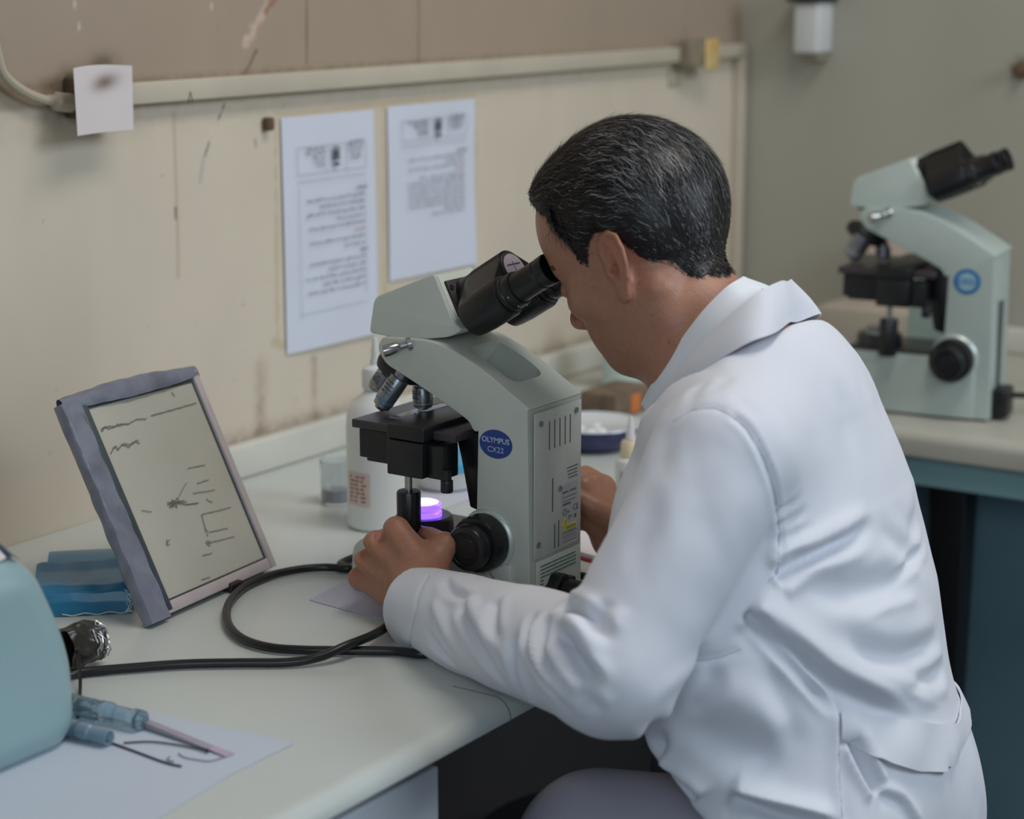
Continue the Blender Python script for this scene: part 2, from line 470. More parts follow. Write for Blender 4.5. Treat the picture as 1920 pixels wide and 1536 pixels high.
# curved cable joining the trunking at left
m_cab_w = mat('cream_cable', (178, 168, 148), .45)
pts = [on_y(x, y, WY - .012) for x, y in ((-14, 60), (-4, 105), (8, 140), (40, 168), (80, 186), (125, 192))]
b = MB().tube(catmull(pts, 8), .0052, 10)
pts = [on_y(x, y, WY - .012) for x, y in ((88, 186), (105, 190), (140, 193), (200, 188))]
b.tube(catmull(pts, 5), [.004] + [.006] * 4 + [.0105] * 11, 10)
tag(b.build('wall_cable', m_cab_w), 'cream cable curving up the wall into the left end of the trunking', 'cable')

# hanging note over the trunking end
m_note = attr_mat('note_paper', rough=.7)
C4 = [on_y(137, 130, WY - .042), on_y(247, 122, WY - .036), on_y(250, 243, WY - .040), on_y(145, 255, WY - .052)]
def notef(u, v):
    p = Vector(C4[0]) * (1 - u) * (1 - v) + Vector(C4[1]) * u * (1 - v) + Vector(C4[2]) * u * v + Vector(C4[3]) * (1 - u) * v
    p.y += .006 * math.sin(u * PI) ; p.z += .0025 * math.sin(u * 3.0 + .4) * (1 - v) ; return p
o = MB().grid(notef, 30, 30, .0005).build('hanging_note', m_note)
co = np.array([v.co[:] for v in o.data.vertices]); s = on_y(180, 155, WY - .03)
dd = np.exp(-(((co[:, 0] - s[0] - .008) / .020) ** 2 + ((co[:, 2] - s[2] + .001 - (co[:, 0] - s[0]) * .15) / .0085) ** 2))
cc = np.array(srgb((212, 204, 204))) * (1 - dd[:, None] * .85) + np.array(srgb((104, 78, 62))) * dd[:, None] * .85
at = o.data.color_attributes.new('paint', 'FLOAT_COLOR', 'POINT'); at.data.foreach_set('color', np.concatenate([cc, np.ones((len(cc), 1))], 1).astype(np.float32).ravel())
tag(o, 'small white note with a brown burn stain hanging over the trunking end', 'note')
q = on_y(126, 190, WY)
tag(MB().box((q[0] - .006, WY - .024, 1.212), (q[0] + .05, WY - .0005, 1.256), .003).build('socket_box', mat('brown_socket', (104, 84, 66), .6, vary=.4, scale=40)), 'grimy brown wall box behind the small hanging note', 'wall box')

# dark plug left of the notices
q = W2((496, 232))[0]
tag(MB().box((q[0] - .006, WY - .012, q[1] - .008), (q[0] + .006, WY - .0005, q[1] + .008), .003).build('wall_plug', mat('brown_rubber', (98, 74, 54), .7)), 'small brown plug stuck in the wall left of the notices', 'plug')

# dispenser high on the right wall
q = on_x(1536, 60, WX)
ds = thing('wall_dispenser', 'white wall dispenser with dark top high on the right wall', 'dispenser', (WX, q[1], q[2]))
MB().box((WX - .06, q[1] - .026, q[2] - .034), (WX - .0005, q[1] + .020, q[2] + .05), .006).build('body', mat('dispenser_white', (206, 208, 208), .4), ds)
MB().box((WX - .07, q[1] - .034, q[2] + .0505), (WX - .0005, q[1] + .03, q[2] + .075), .004).build('top_cap', m_dark, ds)
MB().box((WX - .04, q[1] - .02, q[2] - .046), (WX - .0005, q[1] + .012, q[2] - .0345), .003).build('outlet', mat('dirty_cream', (150, 142, 124), .6), ds)
q = on_x(1916, 130, WX)
tag(MB().cyl((WX - .0005, q[1], q[2]), (WX - .025, q[1], q[2]), .012, .009, ch=.002).build('wall_hook', mat('brown_rubber', (98, 74, 54), .7)), 'small brown knob on the right wall at the photo edge', 'hook')

# --- printed notices
m_paper = mat('notice_paper', (214, 218, 232), .65, vary=.02, scale=8)
m_ink = mat('toner', (120, 122, 132), .8); m_ink2 = mat('toner_dark', (70, 72, 80), .8); m_red = mat('toner_red', (190, 110, 110), .8)
def words(mb, x0, x1, z, y, h, r, word=.011, gap=.0028, ph=.0):
    """one written line: words of small joined strokes"""
    x = x1
    while x > x0 + .003:
        w = min(word * (.4 + r.random()), x - x0)
        n = max(2, int(w / (h * .55)))
        zz = z
        for k in range(n):
            xa = x - w * k / n; xb = x - w * (k + 1) / n
            hh = h * (.16 + .1 * r.random())
            mb.box((xb, y, zz - hh / 2), (xa, y + .0002, zz + hh / 2))
            q = r.random()
            if q < .45: mb.box((xb, y, zz), (xb + h * .16, y + .0002, zz + h * (.3 + .4 * r.random())))
            elif q < .62: mb.box((xb, y, zz - h * .5), (xb + h * .3, y + .0002, zz - h * .35))
            elif q < .8: mb.box((xb + h * .1, y, zz + h * .4), (xb + h * .3, y + .0002, zz + h * .55))
        x -= w + gap * (.6 + r.random())
def notice(px, label, lines, seed, hz):
    (tlx, tly), (trx, try_), (brx, bry), (blx, bly) = px
    A, B, C_, E_ = on_y(tlx, tly), on_y(trx, try_), on_y(brx, bry), on_y(blx, bly)
    x0, x1 = (A[0] + E_[0]) / 2, (B[0] + C_[0]) / 2; z1, z0 = (A[2] + B[2]) / 2, (C_[2] + E_[2]) / 2
    t = thing('printed_notice', label, 'notice', ((x0 + x1) / 2, WY, z0))
    w, h = x1 - x0, z1 - z0
    def f(u, v):
        wav = .0022 * math.sin(v * 7 + seed) * (1 - abs(2 * u - 1)) ** .5 + .0015 * math.sin(u * 5 + v * 3)
        return (x0 + w * u + .0012 * math.sin(v * 6 + seed) * u, WY - .0022 - abs(wav) * .5 - .003 * u * v * v, z1 - h * v + .002 * (u - .5) * 0)
    MB().grid(f, 16, 24, .0003).build('sheet', m_paper, t)
    y = WY - .0075
    r = random.Random(seed)
    k = MB(); kd = MB(); kr = MB()
    def X(u): return x0 + w * u
    def Z(v): return z1 - h * v
    def line(m, u0, v0, u1, v1, th=.0005):
        m.box((min(X(u0), X(u1)) - th / 2, y, min(Z(v0), Z(v1)) - th / 2), (max(X(u0), X(u1)) + th / 2, y + .0002, max(Z(v0), Z(v1)) + th / 2))
    # header table
    for (u0, v0, u1, v1) in ((.13, hz, .87, hz), (.13, hz + .115, .87, hz + .115), (.13, hz, .13, hz + .115), (.87, hz, .87, hz + .115), (.44, hz, .44, hz + .115), (.66, hz, .66, hz + .115), (.13, hz + .145, .87, hz + .145)):
        line(k, u0, v0, u1, v1)
    kL, kR = MB(), MB()
    for i in range(5):
        words(kL, X(.20 + .03 * i), X(.42), Z(hz + .012 + .018 * i), y, .0045, r, .008)
        words(kR, X(.68), X(.85 - .01 * i), Z(hz - .004 + .018 * i), y, .0045, r, .008)
    # eagle-like crest: shield, head and two wings
    cxx, cz = X(.545), Z(hz + .045); kc = MB()
    for s in (-1, 1):
        for q in range(5):
            kc.box((cxx + s * .0035 + (0 if s > 0 else -.0035), y, cz + .007 - q * .0035), (cxx + s * .0035 + (.0035 if s > 0 else 0), y + .0002, cz + .0095 - q * .0035 ))
    kc.prism([(cxx - .003, cz + .006), (cxx + .003, cz + .006), (cxx + .003, cz - .004), (cxx, cz - .008), (cxx - .003, cz - .004)], y, y + .0002, 'y')
    kc.box((cxx - .0016, y, cz + .0075), (cxx + .0016, y + .0002, cz + .0115)); kc.box((cxx - .006, y, cz - .014), (cxx + .006, y + .0002, cz - .010))
    kc.build('crest', m_ink2, t, smooth=False); kL.build('letterhead_print', m_ink2, t, smooth=False); kR.build('letterhead_print', m_ink2, t, smooth=False); kd.bm.free()
    # body
    v = hz + .20
    for i, (kind, u0) in enumerate(lines):
        m = {'h': MB(), 'r': kr}.get(kind, k)
        words(m, X(u0), X(.85 if kind != 'h' else .88), Z(v), y, .006 if kind == 'h' else (.0052 if seed == 5 else .0042), r, .012)
        v += .0305 if seed == 5 else .0275
        if kind == 'h': m.build('heading_print', m_ink2, t, smooth=False)
    if seed == 5:
        for a in ((.14, hz + .17, .14, .86), (.86, hz + .17, .86, .80), (.14, .86, .86, .80)):
            if a[0] == a[2]: line(k, *a, th=.0004)
        line(k, .14, .84, .86, .84, th=.0004)
    k.build('print', m_ink, t, smooth=False); 
    if any(q[0] == 'r' for q in lines): kr.build('red_print', m_red, t, smooth=False)
    else: kr.bm.free()
    return t
notice(((524, 220), (712, 205), (690, 632), (535, 660)), 'left of two printed notices on the wall, hung lower, with bordered text', [('h', .76), ('', .22), ('', .36), ('', .22), ('', .55), ('', .24), ('r', .74), ('', .22), ('', .62), ('h', .78), ('', .24), ('', .44), ('', .2), ('', .34), ('', .22)], 5, .13)
notice(((724, 200), (887, 185), (887, 492), (727, 530)), 'right of two printed notices on the wall, partly behind the eyepiece head', [('h', .76), ('', .2), ('', .62), ('', .2), ('r', .74), ('', .3), ('', .18), ('', .2), ('', .2), ('', .2), ('', .2), ('', .2), ('', .6), ('', .45)], 8, .09)
# ================================================================ MICROSCOPES
Y0 = 0.987
def l(px, py, dx=0.0):
    p = on_x(px, py, SX + dx); return (p[1] - Y0, p[2] - TOP)
def buildL(mb, name, m, parent, **k):
    o = mb.build(name, m, None, **k); o.parent = parent; return o
m_body = mat('microscope_enamel', (198, 203, 194), .36, vary=.04, scale=20, bump=.05, bscale=300, Coat_Weight=.2, Coat_Roughness=.3)
m_body2 = mat('microscope_enamel_old', (182, 194, 188), .42, vary=.06, scale=14)
m_head_front = mat('enamel_light', (214, 222, 212), .35)
m_blk = mat('microscope_black', (24, 25, 27), .34, bump=.05, bscale=200)
m_blkm = mat('microscope_black_matt', (34, 34, 36), .5)
m_plate = mat('stage_black', (58, 52, 56), .3)
m_steel = mat('brushed_steel', (178, 178, 176), .28, metal=1.0)
m_obj = mat('objective_satin', (150, 154, 160), .33, metal=.85)
m_ring = mat('grey_ring', (196, 204, 200), .35, metal=.4)
m_blue = mat('badge_blue', (34, 62, 138), .35)
m_badge_t = mat('badge_lettering', (176, 188, 214), .4)
m_lbl = mat('label_grey', (182, 180, 182), .5)
m_lblink = mat('label_ink', (96, 98, 104), .7)
m_yel = mat('label_yellow', (214, 200, 60), .5)
m_vent = mat('vent_shadow', (88, 92, 92), .7)
m_glow = mat('lamp_lens', (225, 190, 255), .2)
_b = m_glow.node_tree.nodes['Principled BSDF']
_b.inputs['Emission Color'].default_value = (0.72, 0.42, 1.0, 1); _b.inputs['Emission Strength'].default_value = 2.3
m_glass_v = mat('violet_glass', (150, 110, 235), .08, Transmission_Weight=.75, IOR=1.45)
_b = m_glass_v.node_tree.nodes['Principled BSDF']
_b.inputs['Emission Color'].default_value = (0.30, 0.16, .95, 1); _b.inputs['Emission Strength'].default_value = .55
m_glass = mat('slide_glass', (225, 235, 240), .05, Transmission_Weight=.8, IOR=1.45)
MZ = Matrix(((0, 0, -1, 0), (-1, 0, 0, 0), (0, 1, 0, 0), (0, 0, 0, 1)))     # lettering on a face looking to -x
MY = Matrix(((1, 0, 0, 0), (0, 0, -1, 0), (0, 1, 0, 0), (0, 0, 0, 1)))       # lettering on a face looking to -y

def disc_on_side(mb, c, ry, rz, x, t=.0006, n=40, tilt=0):
    poly = []
    for k in range(n):
        a = 2 * PI * k / n; u, v = ry * math.cos(a), rz * math.sin(a)
        poly.append((c[0] + u * math.cos(tilt) - v * math.sin(tilt), c[1] + u * math.sin(tilt) + v * math.cos(tilt)))
    mb.prism(poly, x - t, x, 'x')

def objective(root, top, tip, r, band=None, name='objective'):
    top = Vector(top); tip = Vector(tip); ax = (tip - top); h = ax.length
    o = buildL(MB().lathe([(r * .75, -.006), (r * .75, 0), (r * .97, .0005), (r, .001), (r, h * .64), (r * .96, h * .65), (r * .96, h * .665), (r, h * .675), (r, h * .78), (r * .92, h * .80), (r * .9, h * .90), (r * .6, h * .955), (r * .5, h), (0, h)], top, ax, 32), 'objective', m_obj, root)
    bd = MB().lathe([(r * 1.005, h * .70), (r * 1.02, h * .705), (r * 1.02, h * .725), (r * 1.005, h * .73)], top, ax, 32)
    buildL(bd, 'colour_band', band or m_ring, o)
    d = ax.normalized(); rr = random.Random(int(top.z * 1e5))
    side = Vector((-1, 0, 0)); side = (side - d * side.dot(d)).normalized()
    w = d.cross(side)
    mk = MB()
    for row in range(4):
        hh = h * (.18 + .1 * row)
        for k in range(-3, 4):
            if rr.random() < .25: continue
            a = k * .16 + .1
            p = top + d * hh + (side * math.cos(a) + w * math.sin(a)) * (r + .0001)
            mk.box(p - Vector((.0006, .0005, .0007)), p + Vector((.0002, .0005, .0007)))
    buildL(mk, 'engraving', m_lblink, o, smooth=False)
    return o

def microscope(root, v):
    C = .046
    body_m = v['m']
    W = .092
    # ---- arm
    yf = l(889, 900)[0]
    zt = l(986, 768)[1]
    arm_out = [(0, .003), (0, zt), l(900, 689), l(822, 640), l(716, 632), l(707, 652), l(722, 682), l(760, 706), l(800, 733), l(855, 772), l(880, 791), (yf, l(889, 812)[1]), (yf, .003)]
    arm_out = [arm_out[0]] + round_poly(arm_out[1:-1], [.004, .02, .03, .004, .01, .02, .02, .02, .02, .012, .016], 5) + [arm_out[-1]]
    arm = buildL(MB().prism(arm_out, 0, W, 'x', .0042, 4, .7), 'arm', body_m, root)
    if v['recess']:
        a, c = Vector(l(868, 672, .02)), Vector(l(962, 730, .02))
        d = (c - a).normalized(); n = Vector((-d.y, d.x)); n = n if n.y > 0 else -n
        L_ = (c - a).length
        q = MB()
        rp = round_poly([(.018, 0), (.072, 0), (.072, L_), (.018, L_)], .014, 6)
        vs = []
        for (xx, t) in rp:
            s = 1 - .22 * 0
            vs.append((xx, *(a + d * t - n * .026)))
        for (xx, t) in rp: vs.append((xx, *(a + d * t + n * .02)))
        nn = len(rp)
        q._add([Vector(p) for p in vs], [tuple(range(nn - 1, -1, -1)), tuple(range(nn, 2 * nn))] + [(i, (i + 1) % nn, nn + (i + 1) % nn, nn + i) for i in range(nn)])
        cu = q.build('cutter', body_m); cut(arm, cu)
    # ---- base
    zb = v['bz']
    yF = l(665, 1080)[0]
    bo = [(-.0, .003), (-.0, zb * .3), (yf - .001, zb), (yF - .012, zb), (yF - .002, zb * .55), (yF, .003)]
    bo = [(.02, .003), (.02, zb - .001), (yf + .01, zb), (yF - .014, zb), (yF - .001, zb * .80), (yF + .002, .003)]
    base = buildL(MB().prism(round_poly(bo, [0, 0, .01, .012, .01, .002], 4), -.004, W + .026, 'x', .004, 3, .7), 'base', body_m, root)
    gd = MB().prism([(.030, zb + .0005), (yF - .022, zb + .0005), (yF - .022, zb + .0035), (.030, zb + .0035)], .008, W + .014, 'x', .0012, 2)
    top = buildL(gd, 'base_top_plate', m_plate, root)
    if v['full']:
        for i in range(4):
            for j in range(3):
                y = .048 + .014 * i * .85; x = .016 + .024 * j
                buildL(MB().box((x, y, zb + .0036), (x + .020, y + .0035, zb + .0042)), 'vent_slot', m_blk, top, smooth=False)
    buildL(MB().box((.004, .006, .0), (W + .016, yF - .004, .0045)), 'foot_plate', m_blk, root)
    # ---- lamp
    yo = l(793, 750, C)[0]
    ring = buildL(MB().lathe([(.0300, zb + .0036), (.0290, zb + .016), (.0270, zb + .018), (.020, zb + .018), (.0185, zb + .0165), (.0185, zb + .012)], (C, yo, 0), (0, 0, 1), 48), 'lamp_collar', m_plate, root)
    if v['full']:
        lens = buildL(MB().lathe([(.0180, zb + .0165), (.0180, zb + .021), (.0165, zb + .0222), (.0172, zb + .0232), (.0172, zb + .0292), (.0160, zb + .0305), (.0150, zb + .0306)], (C, yo, 0), (0, 0, 1), 48), 'lens_mount', m_glass_v, root)
        buildL(MB().lathe([(.0149, zb + .0306), (.0120, zb + .0318), (.006, zb + .0326), (0, zb + .0328)], (C, yo, 0), (0, 0, 1), 40), 'lens', m_glow, lens)
    else:
        buildL(MB().lathe([(.0180, zb + .0165), (.0170, zb + .026), (0, zb + .028)], (C, yo, 0), (0, 0, 1), 32), 'lens', m_glass, root)
    # ---- focus knobs
    kc = l(916, 1012)
    fl = buildL(MB().lathe([(.0305, -.0002), (.0305, .002), (.0285, .0045), (.027, .005)], (0, kc[0], kc[1]), (-1, 0, 0), 48), 'knob_collar', m_ring, root)
    kn = buildL(MB().lathe([(.0255, .004), (.0275, .0065), (.0275, .0215), (.026, .024), (.0225, .0245)], (0, kc[0], kc[1]), (-1, 0, 0), 72, (24, .035, .007, .022)), 'coarse_focus_knob', m_blk, root)
    fk = MB().lathe([(.0215, .0245), (.0222, .026), (.0222, .036), (.0205, .0385), (.0165, .0395), (.0160, .0388), (.0115, .0385), (.0108, .0395), (0, .0398)], (0, kc[0], kc[1]), (-1, 0, 0), 72, (24, .03, .027, .036))
    for k in range(30):
        a = 2 * PI * k / 30; r_ = .0142
        p = Vector((-.0394, kc[0] + r_ * math.cos(a), kc[1] + r_ * math.sin(a))); fk.box(p - Vector((.0004, .0004, .0004)), p + Vector((.0002, .0004, .0004)))
    buildL(fk, 'fine_focus_knob', m_blk, kn)
    buildL(MB().lathe([(.0255, 0), (.0275, .003), (.0275, .02), (.0225, .0225), (.0222, .034), (0, .036)], (W, kc[0], kc[1]), (1, 0, 0), 48), 'coarse_focus_knob', m_blk, root)
    # ---- stage and carrier
    zs_ = v['sz']; dz = zs_ - .181
    y1 = .197; y2 = .073
    st = buildL(MB().box((-.018, y2, zs_ - .0085), (.112, y1, zs_), .0015), 'stage', m_plate, root)
    u = MB().box((-.014, y1 - .028 - .034, zs_ - .038), (.03, y1 - .006, zs_ - .0087), .0015)
    u.box((-.010, y1 - .06, zs_ - .042), (.05, y1 - .012, zs_ - .036), .001)
    buildL(u, 'stage_block', m_blk, root)
    u = MB().box((-.034, .098, zs_ - .0085), (.104, .142, zs_ + .0055), .0016)
    hold = buildL(u, 'slide_holder', m_blk, root)
    u = MB().box((-.034, .100, zs_ - .044), (-.008, .142, zs_ - .0095), .0015)
    u.box((-.026, .082, zs_ - .044), (0, .1, zs_ - .012), .001)
    buildL(u, 'stage_drive_housing', m_blk, root)
    u = MB().cyl((-.022, .080, zs_ - .044), (-.022, .080, zs_ - .056), .006, ch=.001).cyl((-.022, .080, zs_ - .034), (-.022, .080, zs_ - .044), .0045)
    buildL(u, 'clamp_screw', m_blk, root)
    u = MB().prism([(yf - .003, zs_ - .004), (yf - .003, zs_ - .082), (yf + .014, zs_ - .078), (.088, zs_ - .03), (.094, zs_ - .008), (.08, zs_ - .004)], .012, .08, 'x', .002, 2)
    buildL(u, 'stage_bracket', m_blk, root)
    # condenser below the stage
    buildL(MB().cyl((C, yo, zs_ - .04), (C, yo, zs_ - .0088), .019, .024, ch=.002), 'condenser', m_blk, root)
    # stage controls hanging down
    ky, kz = l(766, 900, -.018)
    rod = buildL(MB().cyl((-.018, ky, kz - .012 + dz), (-.018, ky, zs_ - .0435), .0038, seg=20), 'control_rod', m_steel, root)
    ku = MB().lathe([(.0105, 0), (.0115, .0015), (.0118, .045), (.0108, .047), (.0045, .0472)], (-.018, ky, l(766, 1008, -.018)[1] + dz), (0, 0, 1), 64, (16, .09, .001, .034))
    buildL(ku, 'stage_knob', m_blk, rod)
    if v['full']:
        sl = buildL(MB().box((.005, .142, zs_ + .0001), (.085, .168, zs_ + .0014), .0003), 'specimen_slide', m_glass, root)
        buildL(MB().tube(catmull([(.012, .140, zs_ + .006), (.035, .150, zs_ + .0065), (.07, .152, zs_ + .0062), (.098, .142, zs_ + .006)], 6), .0011, 8), 'slide_clip', m_steel, hold)
    # ---- nosepiece and objectives
    a, c = Vector(l(709, 668, C)), Vector(l(796, 726, C))
    d = (c - a).normalized(); n = Vector((d.y, -d.x)); n = n if n.y < 0 else -n
    mid = (a + c) / 2; R_ = (c - a).length * .44
    ax = Vector((0, n.x, n.y))
    o3 = Vector((C, mid.x - .002, mid.y)) - ax * .0085
    nose_ = buildL(MB().lathe([(R_ * .9, -.004), (R_ * 1.0, 0), (R_ * 1.02, .003), (R_ * 1.0, .0075), (R_ * .8, .011), (R_ * .5, .0125), (0, .013)], o3, ax, 56), 'nosepiece', m_blkm, root)
    zt_ = l(793, 724, C)[1]
    bb = v['band']
    objective(root, (C, yo, zt_), (C, yo, zs_ + .0030), .0102, m_ring)
    if v['full']:
        p = l(751, 708, .022); q = l(711, 766, .012)
        objective(root, (.022, *p), (.012, *q), .0100, bb)
        p = l(727, 694, .064); q = l(700, 728, .072)
        objective(root, (.064, *p), (.074, *q), .0088, mat('band_yellow', (190, 170, 60), .4))
    else:
        p = l(742, 694, .030); q = l(712, 748, .026)
        objective(root, (.030, *p), (.026, *q), .0135, m_ring)
    # ---- head
    hp = [l(694, 624, .008), l(703, 557, .012), l(811, 514, .012), l(849, 606, .008), l(868, 618, .008), l(845, 632, .008), l(770, 638, .008)]
    hp = round_poly(hp, [.005, .008, .004, .006, .01, .02, .02], 5)
    zl, zh = min(p[1] for p in hp), max(p[1] for p in hp)
    def narrow(mb):
        for vv in mb.bm.verts:
            t = (vv.co.z - zl) / (zh - zl)
            vv.co.x = C + (vv.co.x - C) * (1 - .20 * max(0, t))
        return mb
    head = buildL(narrow(MB().prism(hp, C - .040, C + .040, 'x', .0045, 4, .7)), 'head', body_m, root)
    buildL(MB().cyl((C, l(790, 640, C)[0], zl - .004), (C, l(790, 640, C)[0], zl + .002), .034, seg=40), 'head_seat', m_blk, root)
    # front face panel + black tube plate
    A, B = Vector(l(811, 514, .012)), Vector(l(849, 606, .008)); d = (B - A).normalized(); n = Vector((-d.y, d.x)); n = n if n.x < 0 else -n
    def onf(t, out): q = A + d * t + n * out; return (q.x, q.y)
    Lf = (B - A).length
    fp = [onf(.003, -.001), onf(.003, .0012), onf(Lf * .97, .0012), onf(Lf * .97, -.001)]
    buildL(narrow(MB().prism(fp, C - .036, C + .036, 'x', .0008, 2)), 'face_panel', m_head_front, head)
    fp = [onf(.010, -.001), onf(.010, .0042), onf(Lf * .93, .0042), onf(Lf * .93, -.001)]
    pm = MB().prism(fp, C - .030, C + .030, 'x', .0015, 2)
    plate = buildL(narrow(pm), 'tube_plate', m_blkm, root)
    s = onf(.018, .0047)
    for sx in (-.021, .021):
        pp = MB(); pp.lathe([(.0028, 0), (.0026, .0008), (.0012, .0008), (.001, .0002), (0, .0002)], (C + sx, *s), (0, n.x, n.y), 16)
        buildL(pp, 'plate_screw', m_steel if 0 else m_blk, plate)
    # ---- binocular tubes
    dd = Vector(v['dir']).normalized()
    rc = Vector((C - .031, *l(953, 553, C - .031))) - dd * v['back']          # rim of the near tube
    piv = Vector((C, *l(965, 503, C))) - dd * v['back']
    tub = MB()
    tub.lathe([(.019, -.068), (.0192, -.004), (.0178, -.0005), (.0165, 0), (0, 0)], piv, dd, 44)
    tub.box(Vector((-.012, -.01, -.02)) + piv - dd * .05, Vector((.012, .03, .01)) + piv - dd * .05, .004)
    buildL(tub, 'binocular_housing', m_blk, root)
    buildL(MB().lathe([(.0150, .0002), (.0150, .0008), (0, .0008)], piv, dd, 40), 'distance_scale', mat('scale_disc', (170, 158, 172), .45), root)
    sc_ = MB(); w_ = Vector((1, 0, 0)); v_ = dd.cross(w_)
    for a in (-.004, .004):
        for k in range(7):
            t = -.009 + .003 * k; p = piv + dd * .0010 + w_ * t + v_ * a
            sc_.box(p - Vector((.0003, .0008, .0008)), p + Vector((.0003, .0008, .0008)))
        p = piv + dd * .0010 + v_ * a; sc_.tube([p - w_ * .011, p + w_ * .011], .00035, 5)
    sc_.tube([piv + dd * .0010 - v_ * .007, piv + dd * .0010 + v_ * .007], .0004, 5)
    buildL(sc_, 'scale_marks', m_lblink, root.children[-1], smooth=False)
    for sx in (0, .062):
        r0 = rc + Vector((sx, 0, 0))
        t = MB()
        # housing: pear-shaped barrel cut off obliquely at its lower end
        t.lathe([(.004, -.052), (.0200, -.040), (.0208, -.030), (.0208, -.003), (.0196, 0), (.0178, .0005), (.0178, .0045), (.0170, .0055)], r0, dd, 48)
        # web to the pivot
        px_ = piv + Vector((0, 0, 0))
        base_p = [r0 + Vector((-.0195 if sx == 0 else .0195, 0, 0))]
        for k in range(12):
            f = k / 11
            c_ = r0 * (1 - f) + Vector((C, *(piv.yz))) * f
            c_ = c_ - dd * ((c_ - r0).dot(dd)) - dd * .002
            t.lathe([(.019, -.046), (.0200, -.040), (.0200, -.001), (.0188, 0), (0, 0)], c_, dd, 28)
        ho = buildL(t, 'eyepiece_tube', m_blk, root)
        ek = v['ek']; e = MB().lathe([(a_, h_ * ek) for a_, h_ in [(.0165, .005), (.0172, .007), (.0172, .013), (.0165, .015), (.0148, .0155), (.0143, .017), (.0143, .042), (.0136, .0428), (.0136, .0445), (.0146, .0452), (.0150, .053), (.0146, .0545), (.0132, .0545), (.0125, .047), (0, .047)]], r0, dd, 48)
        ep = buildL(e, 'eyepiece', m_blk, root)
        t2 = MB()
        for k in range(3):
            p = r0 + dd * (.010) + (Vector((-1, 0, 0)) * math.cos(.3 + k * .8) + dd.cross(Vector((-1, 0, 0))) * math.sin(.3 + k * .8)) * .0172
            t2.cyl(p, p + (p - r0 - dd * .010).normalized() * .0008, .0007, seg=8)
        buildL(t2, 'index_dots', m_ring, ep)
    # ---- clamp screw on the near side
    p0 = Vector((.0005, *l(768, 645))); p1 = Vector((-.020, *l(733, 655, -.02)))
    sh = MB().lathe([(.0065, -.001), (.0065, .003), (.0032, .0035), (.0032, .010), (.0040, .0105), (.0055, .014), (.0060, .022), (.0056, .027), (.0045, .028), (0, .028)], (.001, *l(768, 645)), (-.62, .62, -.22), 28)
    buildL(sh, 'head_clamp_screw', m_steel, root)
    # ---- badge
    bc = l(*v['badge'])
    if v['full']:
        t = MB(); disc_on_side(t, bc, .0185, .0138, 0, .0005)
        bo_ = buildL(t, 'badge', m_blue, root)
        t = MB()
        t.text('OLYMPUS', Matrix.Translation((-.0008, bc[0], bc[1] + .0035)) @ MZ, .0072, .0001, .00015)
        t.text('CX22', Matrix.Translation((-.0008, bc[0], bc[1] - .0055)) @ MZ, .0078, .0001, 0)
        buildL(t, 'badge_lettering', m_badge_t, bo_, smooth=False)
    else:
        t = MB(); disc_on_side(t, bc, .0170, .0160, 0, .0005)
        bo_ = buildL(t, 'badge', mat('badge_ring_blue', (30, 110, 170), .4), root)
        t = MB(); disc_on_side(t, bc, .0120, .0112, -.0006, .0004)
        b2 = buildL(t, 'badge_centre', mat('badge_pale', (150, 186, 200), .4), bo_)
        t = MB().text('CX21', Matrix.Translation((-.0014, bc[0], bc[1])) @ MZ, .010, .0001, .0002)
        buildL(t, 'badge_lettering', mat('badge_mid_blue', (70, 120, 180), .4), bo_, smooth=False)
    # ---- back panel
    if v['full']:
        bp = buildL(MB().box((.006, -.0012, .064), (W - .004, .0005, zt - .005), .0008, seg=2), 'back_panel', mat('enamel_back', (200, 202, 194), .4, vary=.1, scale=25), root)
        for (x, z) in ((.016, zt - .016), (W - .014, zt - .014), (.0500, .125), (.012, .078)):
            sc_ = MB().lathe([(.0030, .0), (.0030, .0012), (.0018, .0012), (.0015, .0004), (0, .0004)], (x, -.0012, z), (0, -1, 0), 18)
            buildL(sc_, 'panel_screw', mat('screw_grey', (140, 150, 146), .35, metal=.6), bp)
        for k in range(5):
            x = .030 + .0092 * k; buildL(MB().box((x, -.0016, zt - .044), (x + .0014, -.0011, zt - .016), .0002, seg=1), 'vent_slot', m_vent, bp, smooth=False)
        for (xa, za, zb_) in ((.036, .105, .138), (.040, .068, .092), (.047, .068, .094)): buildL(MB().box((xa, -.0016, za), (xa + .0013, -.0011, zb_)), 'panel_groove', m_vent, bp, smooth=False)
        lb = buildL(MB().prism(round_poly([(.052, .066), (.082, .066), (.082, .128), (.058, .128), (.052, .122)], .002, 2), -.0018, -.0012, 'y'), 'rating_label', m_lbl, bp)
        t = MB(); yl = MB()
        def T(s_, x, z, size, m_=None, al='LEFT'): (m_ or t).text(s_, Matrix.Translation((x, -.0020, z)) @ MY, size, .00005, .00003, al)
        T('MODEL  CX22RFS1', .054, .1195, .0029)
        r_ = random.Random(9)
        for i, z in enumerate((.1145, .1105, .0795, .0755, .0700)):
            x = .054
            while x < .077:
                w = .001 + .003 * r_.random(); t.box((x, -.0020, z - .0004), (x + w, -.0019, z + .0004)); x += w + .0008
        t.box((.054, -.0020, .1065), (.068, -.0019, .1085)); t.box((.054, -.002, .0778), (.081, -.0019, .0782)); t.box((.054, -.002, .0728), (.081, -.0019, .0732))
        T('CE', .072, .1010, .0085)
        t.tube([(.0575 + .003 * math.cos(k), -.002, .1000 + .003 * math.sin(k)) for k in np.linspace(0, 6.28, 14)], .0004, 4)
        T('us', .062, .0995, .0045)
        t.tube([(.066 + .0018 * math.cos(k), -.002, .0935 + .0018 * math.sin(k)) for k in np.linspace(0, 6.28, 12)], .0003, 4); t.box((.068, -.002, .0932), (.073, -.0019, .0938))
